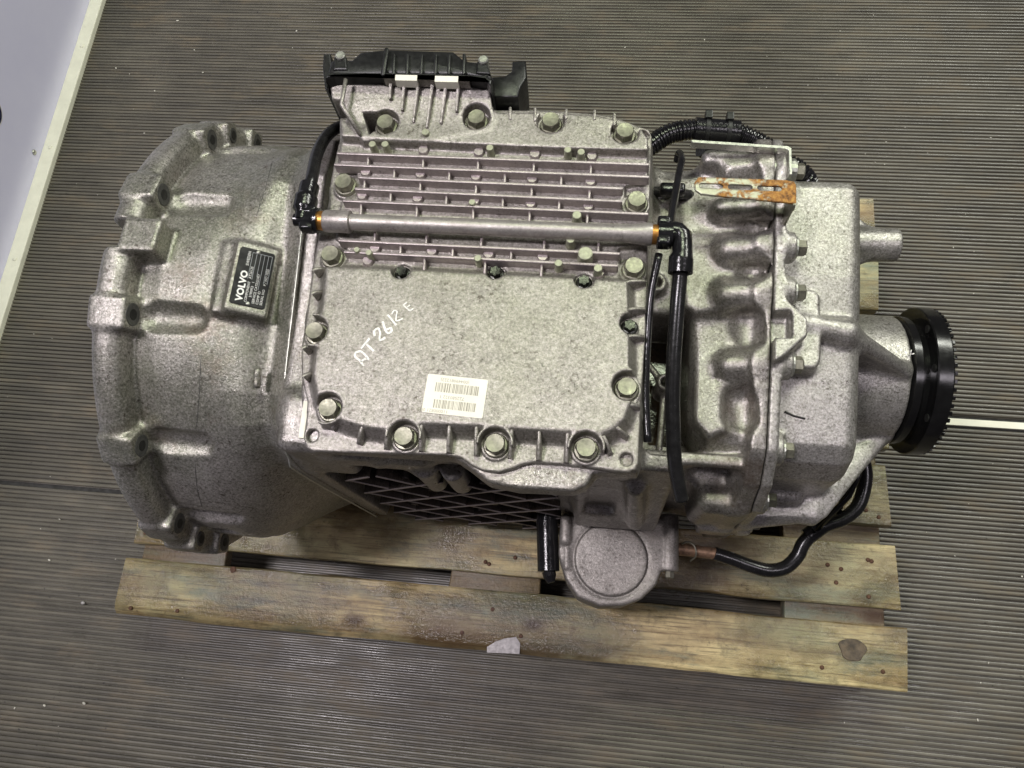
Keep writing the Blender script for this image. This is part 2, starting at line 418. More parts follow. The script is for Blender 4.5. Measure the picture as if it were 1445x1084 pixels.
        for ax in range(3):
            u, v = (ax+1) % 3, (ax+2) % 3
            sa = [slice(1, -1)]*3; sa[ax] = slice(0, -1); sb = [slice(1, -1)]*3; sb[ax] = slice(1, None)
            a, b = I[tuple(sa)], I[tuple(sb)]
            e = np.argwhere(a != b); fl = a[a != b]
            e[:, u] += 1; e[:, v] += 1
            def g(du, dv):
                q = e.copy(); q[:, u] -= du; q[:, v] -= dv; return idx[q[:, 0], q[:, 1], q[:, 2]]
            quad = np.stack([g(1, 1), g(0, 1), g(0, 0), g(1, 0)], 1)
            quad[~fl] = quad[~fl][:, ::-1]; Q.append(quad)
        Q = np.concatenate(Q)
        me = bpy.data.meshes.new(name); me.vertices.add(len(V)); me.vertices.foreach_set('co', V.astype(np.float32).ravel())
        me.loops.add(Q.size); me.loops.foreach_set('vertex_index', Q.ravel().astype(np.int32))
        me.polygons.add(len(Q)); me.polygons.foreach_set('loop_start', np.arange(0, Q.size, 4, dtype=np.int32))
        me.update(calc_edges=True); me.validate()
        return link(name, me, mat, parent, True)

# ================================================================== SETTING
# ---- ribbed rubber mats
PITCH = .008
def ribbed(name, x0, x1, y0, y1, parent):
    prof = []; n0 = math.ceil(y0/PITCH); n1 = math.floor(y1/PITCH)
    for i in range(n0, n1):
        y = i*PITCH
        for dy, z in ((0, -.0052), (.0015, -.0052), (.0017, -.0007), (.0022, -.0001), (.0048, 0), (.0072, -.0001), (.0078, -.0007)):
            prof.append((y+dy, z))
    prof = [(prof[0][0], -.0055)]+prof+[(prof[-1][0], -.0055)]
    nx = 2; verts = []; faces = []
    xs = np.linspace(x0, x1, nx)
    for (y, z) in prof: verts += [(x, y, z) for x in xs]
    for a in range(len(prof)-1):
        for b in range(nx-1): i = a*nx+b; faces.append((i, i+1, i+nx+1, i+nx))
    me = bpy.data.meshes.new(name); me.from_pydata(verts, [], faces)
    o = link(name, me, 'mat', parent, True); me.set_sharp_from_angle(angle=math.radians(50)); return o
me = bpy.data.meshes.new('floor'); me.from_pydata([(-1.5, -1.2, -.006), (2.2, -1.2, -.006), (2.2, 2.6, -.006), (-1.5, 2.6, -.006)], [], [(0, 1, 2, 3)])
floor = tag(link('floor', me, 'sub'), 'dark grey ribbed rubber mat floor under the wooden pallet', None, 'structure')
YL, YR = .168, .404
ribbed('rubber_mat', -1.19, -.1, -1.0, YL, floor); ribbed('rubber_mat', -1.19, -.1, YL+.008, 2.4, floor)
ribbed('rubber_mat', -.1, 2.0, -1.0, YR, floor); ribbed('rubber_mat', -.1, 2.0, YR+.014, 2.4, floor)
from_bm('joint_strip', box_bm((.2, YR+.0012, -.006), (2.0, YR+.0135, .0008), .0006), 'cream', floor)
# ---- white panel with a low channel along its foot
XW = -1.220
wall = link('wall_panel', bpy.data.meshes.new('wall_panel'), 'wall')
bm = box_bm((XW-.03, -1.0, 0), (XW, 2.5, .9), .003); bm.to_mesh(wall.data); bm.free()
tag(wall, 'glossy white wall panel with a cream foot rail and navy disc', 'wall', 'structure')
from_bm('foot_rail', box_bm((XW, -1.0, -.0055), (-1.189, 2.5, .011), .002), 'cream', wall)
for i in range(9):
    y = .36+.27*i
    from_bm('rivet', lathe_bm([(0, .0045), (.0008, .0045), (.0016, .003), (.002, .001)], 'Z', 12, (-1.203, y, .011)), 'cream', wall, True)
q = atX(48, 215, XW)
from_bm('screw', lathe_bm([(0, .006), (.0015, .0058), (.003, .004), (.0036, .001)], 'X', 16, (XW, q.y, q.z)), 'zinc', wall, True)
q = atX(-16, 157, XW)
from_bm('emblem_rim', lathe_bm([(0, .0355), (.0006, .0355)], 'X', 64, (XW, q.y, q.z)), 'print', wall)
from_bm('emblem', lathe_bm([(.0006, .0330), (.0011, .0330)], 'X', 64, (XW, q.y, q.z)), 'navy', wall)
# grit scattered over the mats
bm = bmesh.new()
for i in range(150):
    x = random.uniform(-1.15, .9); y = random.uniform(-.3, 1.3); s = random.uniform(.0006, .0017) if random.random() < .93 else random.uniform(.002, .003)
    bmesh.ops.create_icosphere(bm, subdivisions=1, radius=s, matrix=Matrix.Translation((x, y, s*.5)) @ Matrix.Rotation(random.uniform(0, 3), 4, 'Z') @ Matrix.Diagonal((random.uniform(.8, 1.6), random.uniform(.6, 1), .6, 1)))
tag(from_bm('grit', bm, 'grit'), 'pale grit and crumbs scattered over the ribbed mats', 'grit', 'stuff')
q = at(118, 851, 0)
tag(from_bm('pebble', (lambda b: (bmesh.ops.create_icosphere(b, subdivisions=2, radius=.0035, matrix=Matrix.Translation((q.x, q.y, .002)) @ Matrix.Diagonal((1.2, .9, .7, 1))), b)[1])(bmesh.new()), 'paper', smooth=True), 'small grey stone lying on the mat left of the pallet', 'stone')

# ================================================================== PALLET
PX0, PX1, DECK = -.730, .468, .144
pal = root('wooden_pallet', (-.13, .36, 0), 'weathered oily wooden pallet carrying the gearbox', 'pallet')
def board(name, x0, x1, y0, y1, z0, z1, mat, seed, along='x', jit=.0018, wane=0.):
    r = np.random.default_rng(seed); n = 36; bm = bmesh.new(); rings = []
    L0, L1, a0, a1 = (x0, x1, y0, y1) if along == 'x' else (y0, y1, x0, x1)
    w = lambda m: np.interp(np.linspace(0, m, n), range(m+1), r.normal(0, 1, m+1))
    e = [w(14)*jit*.5+w(30)*jit*.35 for _ in range(4)]; zt = w(4)*.0007; c = .0022
    sk = r.normal(0, .002, 2)
    for i in range(n):
        t = i/(n-1); L = L0+(L1-L0)*t
        b0, b1 = a0+e[0][i], a1+e[1][i]; cc = c+abs(e[2][i])*.7
        pr = [(b0, z0), (b1, z0), (b1, z1-c), (b1-cc*.4, z1-c*.35), (b1-cc, z1+zt[i]*.6), ((b0+b1)/2, z1+zt[i]*.4), (b0+cc+wane*(1-t), z1+zt[i]*.6), (b0+cc*.4+wane*(1-t)*.5, z1-c*.35-wane*.2*(1-t)), (b0, z1-c-wane*.7*(1-t))]
        end = (sk[0] if i == 0 else sk[1] if i == n-1 else 0)
        rings.append([((L+end*(a-a0)/(a1-a0)*2 if along == 'x' else a), (a if along == 'x' else L), z) for a, z in pr])
    loft(bm, rings)
    return from_bm(name, bm, mat, pal, angle=35)
ys = [(-.039, .050), (.074, .168), (.196, .290), (.317, .409), (.436, .528), (.553, .645), (.670, .762)]
dxs = [(-.002, .006), (.006, .004), (.004, -.003), (0, 0), (.004, -.006), (0, -.004), (.002, -.002)]
boards = []
for i, ((a, b), (d0, d1)) in enumerate(zip(ys, dxs)): boards.append(board('deck_board', PX0+d0, PX1+d1, a, b, DECK-.022, DECK, 'wood', 30+i, wane=.013 if i == 0 else 0.))
for i, (a, b) in enumerate(((PX0+.012, PX0+.155), (-.204, -.060), (PX1-.157, PX1-.012))):
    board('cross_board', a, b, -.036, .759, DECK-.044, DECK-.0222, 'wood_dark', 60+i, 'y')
for (a, b) in ((-.036, .055), (.31, .41), (.668, .759)):
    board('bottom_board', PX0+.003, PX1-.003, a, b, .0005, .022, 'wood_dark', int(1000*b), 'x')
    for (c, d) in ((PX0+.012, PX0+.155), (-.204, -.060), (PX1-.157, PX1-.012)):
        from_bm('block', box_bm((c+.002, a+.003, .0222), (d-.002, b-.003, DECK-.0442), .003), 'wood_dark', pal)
nail = None
def put_nail(px, py, s=1.):
    global nail
    p = at(px, py, DECK+.0006)
    if nail is None: nail = from_bm('nail', lathe_bm([(-.004, .0028), (0, .0033), (.0006, .0030), (.0009, .0016)], 'Z', 10, (0, 0, 0)), 'nail', boards[0], True); o = nail
    else:
        o = nail.copy(); COL.objects.link(o)
    o.location = p; o.scale = (s, s, 1)
    j = min(range(len(ys)), key=lambda k: abs((ys[k][0]+ys[k][1])/2-p.y)); o.parent = boards[j]; o.matrix_parent_inverse = Matrix.Identity(4)
for a in ((695, 860), (652, 893), (735, 898), (329, 804, 1.6), (250, 862), (184, 858), (1180, 822), (1230, 792), (1187, 803), (1168, 797), (1226, 842), (1222, 720), (1225, 790), (685, 793), (727, 787), (1246, 948), (1160, 942), (205, 752), (1240, 730), (690, 796)): put_nail(*a)
kp = at(1203, 917, DECK)
kb = [(kp.x+(.0185+.002*math.sin(3*a)+.0012*math.sin(5*a+1))*math.cos(a), kp.y+(.017+.0016*math.cos(2*a))*math.sin(a)) for a in [2*math.pi*i/40 for i in range(40)]]
from_bm('knot', prism_bm(kb, DECK-.003, DECK+.0014, .0008), 'knot', boards[0])
p = [at(x, y, DECK+.0016) for x, y in ((687, 913), (700, 905), (712, 901), (728, 899), (734, 908), (733, 923), (687, 921))]
pc = from_bm('tape_scrap', prism_bm([(v.x, v.y) for v in p], DECK+.0006, DECK+.0016, .0002), 'paper')
tag(pc, 'torn grey scrap of tape stuck on the pallet front edge', 'tape')

# ================================================================== GEARBOX
Y0, Z0 = .332, .424
G = root('truck_gearbox', (-.05, Y0, DECK), 'grey cast aluminium truck gearbox with a finned top cover lying on the pallet', 'gearbox')
def sm(t): t = np.clip(t, 0, 1); return t*t*(3-2*t)

# ---- bell housing
JOINT = [(.140, .235), (.139, .56), (.146, .60), (.165, .628), (.20, .644), (.30, .662), (.43, .684), (.48, .672), (.515, .63), (.53, .55), (.53, .25), (.45, .17), (.21, .17)]
XJ, XF = -.305, -.502
v = Vox((-.512, .035, .134), (-.288, .63, .725), .0027)
py, pz = np.meshgrid(v.ax[1], v.ax[2], indexing='ij'); J2 = seg_sdf2(py, pz, JOINT)-.002
def bell(x, y, z):
    r = np.sqrt((y-Y0)**2+(z-Z0)**2)
    rb = np.interp(x, [-.502, -.468, -.445, -.40, -.33, -.30], [.250, .250, .2545, .255, .248, .24]).astype(np.float32)
    t = sm((x+.405)/.10).astype(np.float32)
    d = (r-rb)*(1-t)+J2[None]*t+(.013*np.exp(-((x+.330)/.017)**2)).astype(np.float32)
    return np.maximum(d, np.maximum(x-XJ, XF-x))
v.add(bell, k=.0001)
def rim(x, y, z):
    r = np.sqrt((y-Y0)**2+(z-Z0)**2); dx = np.abs(x+.4855)-.0165+.0145; dr = np.abs(r-.245)-.034+.0145
    return np.minimum(np.maximum(dx, dr), 0)+np.sqrt(np.maximum(dx, 0)**2+np.maximum(dr, 0)**2)-.0145
v.add(rim, k=.004)
def pol(ang, r): a = math.radians(ang); return Y0+r*math.sin(a), Z0+r*math.cos(a)
BOSS = [15, -15, -45, -73, 43, 70, -100, 98, 128, -130]
EXTRA = [-86, 55]
for a in BOSS+EXTRA:
    y, z = pol(a, .262); y2, z2 = pol(a, .268)
    ex = a in EXTRA
    v.box((-.482, y, z), (.020, .017 if not ex else .013, .0185), .004, .006, rot=-a, ax=(1, 0, 0))
    # clearance scallop behind the boss
    v.cap((-.446, *pol(a, .2625)), (-.402 if not ex else -.43, *pol(a, .2635)), .0185, .0025, .0170, cut=True)
# timing block and notch in the rim at the crest
yb, zb = pol(2, .268)
v.box((-.466, yb, .682), (.024, .019, .022), .002, .004, rot=-2, ax=(1, 0, 0))
v.cut(lambda x, y, z: np.maximum(np.maximum(np.abs(y-yb-.002)-.0165, x+.482), .672-z), (-.53, yb-.02, .67), (-.48, yb+.02, .74), .002)
# name plate pad
NP = [atX(0, 0, -.1)]
npx = [(343, 342), (388, 360), (372, 440), (325, 427)]
NC = at(356.5, 392, .6775); PT = 27
nn_ = Vector((math.sin(math.radians(PT)), 0, math.cos(math.radians(PT))))
v.box(NC-nn_*.0112, (.0215, .0395, .010), .003, .007, rot=PT, ax=(0, 1, 0))
v.box(NC-nn_*.008+Vector((-.022, 0, .002)), (.012, .039, .005), .002, .006, rot=8, ax=(0, 1, 0))
# little cast mark and foot web
v.box((-.334, .214, .651), (.003, .011, .004), .0015, .004, rot=18, ax=(1, 0, 0))
v.cut(lambda x, y, z: np.maximum(np.sqrt((y-Y0)**2+(z-Z0)**2)-.235, np.maximum(x+.45, -.6-x)), (-.53, .09, .18), (-.44, .57, .66), .004)
bellh = v.mesh('bell_housing', 'bell', G)
bellh['label'] = 'stained grey bell housing with a bolted mounting rim'
for a in BOSS+EXTRA:
    y, z = pol(a, .2655); r0 = .0118 if a in BOSS else .009
    f = from_bm('bolt_face', lathe_bm([(-.002, r0), (.0006, r0), (.0009, r0-.0006)], 'X', 20, (-.4625, y, z)), 'darkhole', bellh)
    from_bm('bolt_hole', lathe_bm([(.0002, .0056), (.0013, .0056)], 'X', 16, (-.4625, y, z)), 'hole', bellh)
# seam line round the bell, a cast parting ridge
pts = []
for a in range(-74, 42, 3):
    y, z = pol(a, .2555); pts.append(Vector((-.399+.004*math.sin(a*.11), y, z+.0)))

JP = [Vector((XJ-.0002, y, z)) for y, z in JOINT[:11]]
jc = Vector((0, .332, .42)); JP = [p+(p-jc).normalized()*Vector((0, 1, 1)).length*.0 for p in JP]
gp = []
for p in JP:
    d_ = Vector((0, p.y-.335, p.z-.42)); gp.append(p+d_.normalized()*.0042)
from_bm('gasket', tube_bm(resample(spline(gp, 6), .006), .0011, 6), 'zinc', bellh, True)

from mathutils.bvhtree import BVHTree
def surf(o):
    me = o.data; t = BVHTree.FromPolygons([tuple(v.co) for v in me.vertices], [tuple(p.vertices) for p in me.polygons])
    def hit(px, py):
        d = Vector(ray(px, py)).normalized(); h = t.ray_cast(Vector((0, 0, CAMH)), d); return (h[0], h[1]) if h[0] is not None else (at(px, py, .6), Vector((0, 0, 1)))
    return hit
def surf_line(name, hit, pxs, r, mat, parent, lift=0.):
    P = []
    for a, b in zip(pxs, pxs[1:]):
        for i in range(5): t = i/5; p, n = hit(a[0]+(b[0]-a[0])*t, a[1]+(b[1]-a[1])*t); P.append(p+n*lift)
    p, n = hit(*pxs[-1]); P.append(p+n*lift)
    return from_bm(name, tube_bm(P, r, 6), mat, parent, True)
bhit = surf(bellh)
for L in ([(386, 222), (374, 268), (362, 305)], [(284, 500), (281, 560), (277, 608)], [(275, 655), (278, 690), (287, 722)]): surf_line('parting_line', bhit, L, .00038, 'darkhole', bellh)

# ---- name plate
plate = from_bm('name_plate', (lambda: (lambda b: b)(prism_bm([(x, y) for x, y in
    ((-.0172, -.029), (-.0152, -.031), (.0152, -.031), (.0172, -.029), (.0172, .029), (.0152, .031), (-.0152, .031), (-.0172, .029))], 0, .0012, .0003)))(), 'plate', G, loc=NC-nn_*.0010)
plate.rotation_euler = (0, math.radians(PT), 0); plate['label'] = 'black name plate with white lettering'
def text(body, size, loc, rot, mat, parent, name='lettering', offset=0., shear=0., sx=1.):
    cu = bpy.data.curves.new(name, 'FONT'); cu.body = body; cu.size = size; cu.offset = offset; cu.shear = shear; cu.resolution_u = 2
    o = bpy.data.objects.new('tmp', cu); COL.objects.link(o)
    me = bpy.data.meshes.new_from_object(o.evaluated_get(bpy.context.evaluated_depsgraph_get()))
    bpy.data.objects.remove(o); bpy.data.curves.remove(cu)
    me.materials.clear(); me.materials.append(M[mat])
    t = bpy.data.objects.new(name, me); COL.objects.link(t); t.parent = parent; t.location = loc; t.rotation_euler = rot; t.scale = (sx, 1, 1)
    return t
R90 = (0, 0, math.radians(90)); zt = .00135
text('VOLVO', .0092, (-.0055, -.0275, zt), R90, 'print', plate, offset=.00035, sx=1.08)
text('SWEDEN', .0040, (-.0062, .0115, zt), R90, 'print', plate)
for x, s in ((-.0012, 'COMPONENT   AT2612E'), (.0026, '      3190953   1'), (.0064, 'SERVICE CATEGORY'), (.0102, 'COMP ID'), (.0140, 'SERIAL NO    P / NO 1025')):
    text(s, .0036, (x, -.0275, zt), R90, 'print', plate)
bm = bmesh.new()
for (xa, ya, xb, yb2) in ((-.0045, -.002, -.0045, .027), (-.0004, -.002, -.0004, .027), (.0036, .002, .0036, .027), (.0074, -.012, .0074, .027), (.0112, -.004, .0112, .027), (.0148, -.004, .0148, .027), (-.0045, .027, .0148, .027)):
    w = .00022; bmesh.ops.create_cube(bm, size=1, matrix=Matrix.Translation(((xa+xb)/2, (ya+yb2)/2, zt-.00005)) @ Matrix.Diagonal((abs(xb-xa)+2*w, abs(yb2-ya)+2*w, .0002, 1)))
o = from_bm('print_rule', bm, 'printdim'); o.parent = plate
for y in (-.0285, .0285):
    o = from_bm('rivet', lathe_bm([(0, .0021), (.0006, .0020), (.0012, .0011)], 'Z', 12, (.0005, y, .0012)), 'zinc', smooth=True); o.parent = plate

# ---- main case
COVER_PX = [(479, 166), (479, 197), (470, 234), (464, 268), (463, 295), (450, 330), (441, 377), (432, 449), (425, 488), (425, 531), (433, 566), (431, 600), (428, 620), (432, 632), (441, 637), (508, 639), (630, 642), (650, 646), (664, 656), (680, 664), (702, 667), (722, 662), (736, 656), (752, 653), (796, 656), (886, 667), (897, 663), (901, 655), (904, 582), (913, 438), (915, 395), (914, 354), (918, 255), (920, 192), (915, 182), (902, 178), (866, 164), (830, 159), (755, 155), (692, 155)]
ZC = .708
COVER = [tuple(at(x, y, ZC)[:2]) for x, y in COVER_PX]
REAR = [(.135, .40), (.142, .52), (.16, .565), (.19, .592), (.25, .606), (.38, .630), (.49, .643), (.525, .63), (.545, .58), (.555, .5), (.555, .3), (.48, .2), (.2, .2), (.14, .29)]
XR = .177
v = Vox((-.312, .095, .165), (.187, .565, .70), .0027)
v.box((-.13, .335, .42), (.18, .168, .235), .012, .0001)                     # gear chamber
v.poly([(y, z) for y, z in JOINT], XJ+.001, XJ+.016, 0, .002, .006)          # front joint flange
SHELF = [tuple(at(x, y, .698)[:2]) for x, y in [(480, 200), (455, 330), (430, 450), (425, 560), (432, 632), (640, 645), (662, 660), (690, 682), (730, 690), (810, 694), (828, 686), (838, 668), (900, 668), (912, 440), (918, 190), (860, 165), (700, 158)]]
v.poly(SHELF, .676, .7005, 2, .003, .012)
v.poly([(x*.97, y*.94+.02) for x, y in SHELF], .60, .685, 2, .006, .02)
# shoulder left of the lattice
v.box((-.272, .172, .60), (.03, .03, .06), .012, .012)
v.box((-.235, .160, .615), (.03, .018, .02), .008, .008)
# rear chamber and joint ring
def rear_body(x, y, z):
    t = sm((x-.0)/.17).astype(np.float32)
    return RB[None]*1.0-.0+(1-t)*.0
py, pz = np.meshgrid(v.ax[1], v.ax[2], indexing='ij'); RB = seg_sdf2(py, pz, REAR)
v.add(lambda x, y, z: np.maximum(RB[None]+.034-.012*sm((x-.06)/.1), np.maximum(x-XR, .0-x)), k=.02)
v.add(lambda x, y, z: np.maximum(RB[None], np.maximum(x-XR+.0006, .163-x))-.002, k=.008)
def F(px, py, z): return at(px, py, z)
# raised pads between cover and ring
pad = [tuple(at(x, y, .605)[:2]) for x, y in [(962, 290), (1050, 300), (1055, 370), (1060, 436), (968, 444), (958, 380)]]
v.poly(pad, .55, .6065, 2, .006, .012)
pad = [tuple(at(x, y, .59)[:2]) for x, y in [(982, 446), (1052, 437), (1058, 490), (1010, 500), (1008, 536), (1050, 542), (1052, 606), (1015, 612), (1000, 620), (978, 596)]]
v.poly(pad, .53, .592, 2, .006, .010)
# recess beside the cover, with web and boss
rec = [tuple(at(x, y, .58)[:2]) for x, y in [(908, 446), (972, 450), (972, 590), (992, 628), (904, 636)]]
v.poly(rec, .505, .63, 2, .004, .006, cut=True)
a, b, c3 = at(915, 515, .53), at(938, 545, .53), at(930, 635, .53)
v.cap(a, b, .004, .006); v.cap(b, c3, .004, .006); v.cyl((b.x, b.y, .50), (b.x, b.y, .548), .010, .006)
v.cyl((b.x, b.y, .52), (b.x, b.y, .56), .006, .001, cut=True)
# shallow valleys against the ring between fingers
for (px, py_) in ((1062, 322), (1062, 384), (1058, 464), (1052, 572)):
    q = at(px, py_, .606); zz_ = float(np.interp(q.y, [.19, .25, .38, .49], [.592, .606, .630, .643]))-.022+.0105; v.cap((q.x-.002, q.y-.009, zz_), (q.x-.002, q.y+.009, zz_), .016, .010, cut=True)
# fingers (bolt towers) on the ring
for (x0, y0, x1, y1, zc, r) in ((1030, 350, 1092, 352, .619, .0150), (1027, 414, 1092, 413, .612, .0150), (1030, 514, 1092, 515, .597, .0150), (1022, 292, 1092, 292, .628, .013), (1034, 240, 1092, 238, .630, .013)):
    a, b = at(x0, y0, zc), at(x1, y1, zc); a.z -= .006; b.x = XR-.004
    v.cap(a, b, r, .012)
# boss at the top left of the rear chamber, lug behind the bracket
q = at(918, 247, .60); v.cap((q.x, q.y, .55), (q.x, q.y, .592), .014, .010)
q = at(935, 278, .60); v.cyl((q.x, q.y, .56), (q.x, q.y, .606), .013, .006); v.cyl((q.x, q.y, .59), (q.x, q.y, .63), .008, .002, cut=True)
q = at(925, 400, .60); v.cyl((q.x, q.y, .55), (q.x, q.y, .605), .012, .006); v.cyl((q.x, q.y, .59), (q.x, q.y, .63), .006, .002, cut=True)
q = at(998, 300, .61); v.cap((q.x, q.y, .56), (q.x, q.y, .600), .013, .010)
q = at(1030, 228, .63); v.box((q.x, q.y+.004, .615), (.03, .010, .02), .008, .010)
q = at(1045, 250, .64); v.cap((q.x-.006, q.y, .644), (q.x+.008, q.y, .644), .013, .006, cut=True)
# front ledge and lower pocket
a, b = at(905, 644, .575), at(1075, 645, .575)
v.box(((a.x+b.x)/2, a.y+.002, .560), ((b.x-a.x)/2, .007, .014), .004, .008)
q = at(1010, 700, .47); v.box((q.x, q.y+.002, .47), (.028, .030, .055), .014, .016)
q = at(1005, 738, .40); v.box((q.x, q.y+.008, .41), (.020, .022, .02), .006, .008)
q = at(1003, 668, .53); v.box((q.x, q.y-.004, .54), (.020, .012, .02), .008, .010, cut=True)
# skirts over the round unit
v.poly([(.175, .61), (.158, .61), (.150, .52), (.130, .37), (.175, .34)], -.012, .092, 0, .006, .014)
v.box((.018, .128, .475), (.017, .022, .050), .006, .010, cut=True)
v.cap((.052, .148, .56), (.062, .132, .42), .009, .014)
v.box((-.03, .17, .40), (.03, .02, .12), .01, .012)
# bosses on the front wall
for px, z0_, r in ((603, .585, .0125), (641, .58, .0125)):
    q = at(px, 678, .56); v.cyl((q.x, .150, .50), (q.x, .150, z0_), r, .005, .002)
v.box((-.185, .158, .600), (.030, .014, .022), .010, .012)
v.cut(lambda x, y, z: XR-x+0*y+0*z, (XR-.01, 0, 0), (XR+.1, 1, 1), .001)
case = v.mesh('main_case', 'case', G); case['label'] = 'grey cast main case under the cover'
op = [at(x, y, .5062) for x, y in [(912, 470), (930, 455), (950, 470), (966, 480), (968, 520), (964, 575), (978, 606), (982, 625), (950, 632), (915, 628), (908, 590), (912, 530)]]
from_bm('oil_film', prism_bm([(v_.x, v_.y) for v_ in op], .5040, .5062, .0006), 'oil', case)
# oily lattice webs on the front wall
ZB, ZTOP, YWALL = .20, .575, .1675
def web(x0, z0, x1, z1, depth=.024, t=.0035):
    L = math.hypot(x1-x0, z1-z0); n = Vector((-(z1-z0)/L, 0, (x1-x0)/L))*t/2
    bm = bmesh.new(); rings = []
    for (x, z) in ((x0, z0), (x1, z1)):
        p = Vector((x, 0, z)); ring = []
        for sgn, yy in ((1, YWALL+.004), (-1, YWALL+.004), (-.7, YWALL-depth), (.7, YWALL-depth)):
            q = p+n*sgn*1.0; ring.append((q.x, yy, q.z))
        rings.append(ring)
    loft(bm, rings); n0 = len(bm.faces)
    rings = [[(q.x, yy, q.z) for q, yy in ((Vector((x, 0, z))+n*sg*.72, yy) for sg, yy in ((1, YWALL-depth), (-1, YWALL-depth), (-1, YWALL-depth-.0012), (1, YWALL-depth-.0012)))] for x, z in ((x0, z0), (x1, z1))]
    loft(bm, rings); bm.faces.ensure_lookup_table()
    for f in bm.faces[n0:]: f.material_index = 1  # paler outer strip: bright edge highlight put into the web's colour
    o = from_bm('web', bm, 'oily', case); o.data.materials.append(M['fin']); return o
xl, xr = -.272, -.03
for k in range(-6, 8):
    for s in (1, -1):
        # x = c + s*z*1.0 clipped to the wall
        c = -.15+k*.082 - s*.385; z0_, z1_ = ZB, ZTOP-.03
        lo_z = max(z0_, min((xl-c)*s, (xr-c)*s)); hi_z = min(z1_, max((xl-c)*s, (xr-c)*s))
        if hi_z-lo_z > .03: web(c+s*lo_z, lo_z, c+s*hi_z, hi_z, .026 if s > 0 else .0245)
bm0 = lathe_bm([(0, .0065), (-.020, .0058), (-.0215, .005)], 'Y', 12, (0, 0, 0)); pin = from_bm('pin', bm0, 'oily', case, angle=40, loc=(-.2, YWALL, .4))
first = True
for i in range(5):
    for j in range(5):
        x = -.252+.047*i+(.022 if j % 2 else 0); z = .25+.068*j
        if first: pin.location = (x, YWALL, z); first = False; continue
        o = pin.copy(); COL.objects.link(o); o.location = (x+random.uniform(-.004, .004), YWALL, z+random.uniform(-.006, .006))
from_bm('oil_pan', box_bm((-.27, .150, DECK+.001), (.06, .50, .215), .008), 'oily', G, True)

# ---- round valve unit at the front
zu = .345
v = Vox((-.03, .02, .20), (.125, .165, .36), .002)
UN = [tuple(at(x, y, zu)[:2]) for x, y in [(786, 728), (950, 730), (937, 740), (936, 800), (926, 826), (905, 846), (880, 855), (846, 856), (815, 843), (798, 818), (788, 785)]]
v.poly(UN, .235, zu, 2, .004, .002)
q = at(862, 789, zu); rr = (at(915, 789, zu)-q).length
v.cyl((q.x, q.y, .25), (q.x, q.y, zu+.004), rr, .003, .0025)
def groove(x, y, z): return np.sqrt((np.sqrt((x-q.x)**2+(y-q.y)**2)-rr)**2+(z-zu-.001)**2)-.0022
v.cut(groove, (q.x-rr-.003, q.y-rr-.003, zu-.004), (q.x+rr+.003, q.y+rr+.003, zu+.004), .002)
p0, p1 = at(800, 775, zu), at(800, 800, zu); v.cap((p0.x, p0.y, zu-.002), (p1.x, p1.y, zu-.002), .0045, .002)
p0, p1 = at(798, 735, zu), at(798, 762, zu); v.cap((p0.x, p0.y, zu), (p1.x, p1.y, zu-.002), .0085, .003)
p0, p1 = at(945, 736, zu), at(945, 806, zu); v.cyl((p0.x, p0.y+.01, zu-.010), (p1.x, p1.y, zu-.010), .0125, .003, .002)
v.box((p0.x-.012, (p0.y+p1.y)/2, zu-.02), (.012, .028, .012), .002, .004)
unit = v.mesh('valve_unit', 'unit', G); unit['label'] = 'grey cast valve unit with a round lid'
p1 = at(945, 806, zu-.01)
from_bm('stub', lathe_bm([(0, .006), (-.008, .006), (-.009, .005)], 'Y', 6, tuple(p1)), 'bolt', unit)
# black solenoid beside it
p0, p1 = at(772, 738, .33), at(774, 806, .33)
from_bm('solenoid', tube_bm([Vector(p0)+Vector((0, .02, 0)), Vector(p0), Vector(p0).lerp(p1, .3), Vector(p0).lerp(p1, .85), Vector(p1)], .0145, 18), 'wet', G, angle=40)
p2 = at(778, 822, .33)
from_bm('solenoid_plug', tube_bm([Vector(p1), Vector(p1).lerp(p2, .45), Vector(p1).lerp(p2, .46), p2], lambda L: .009 if L < .007 else .005, 12), 'wet', G)

# ---- rear housing
v = Vox((.172, .095, .185), (.405, .565, .665), .0025)
py, pz = np.meshgrid(v.ax[1], v.ax[2], indexing='ij'); RB2 = seg_sdf2(py, pz, REAR)
v.add(lambda x, y, z: np.maximum(RB2[None], np.maximum(x-.1875, XR+.0006-x))-.002, k=.0001)
def rbody(x, y, z):
    ins = np.interp(x, [.18, .20, .245, .275, .30], [.030, .036, .044, .058, .085]).astype(np.float32)
    d = RB2[None]+ins
    return np.maximum(d, x-.281)+.0
def rbody2(x, y, z):
    d = RB2[None]+.058; dx = np.maximum(x-.262, 0)
    return np.sqrt(np.maximum(d, 0)**2+dx**2)-.020 + np.minimum(np.maximum(d, x-.262), 0)
v.add(rbody2, k=.010)
v.cyl((.20, Y0, Z0), (.362, Y0, Z0), .0835, .016, .002, r2=.0775)            # neck
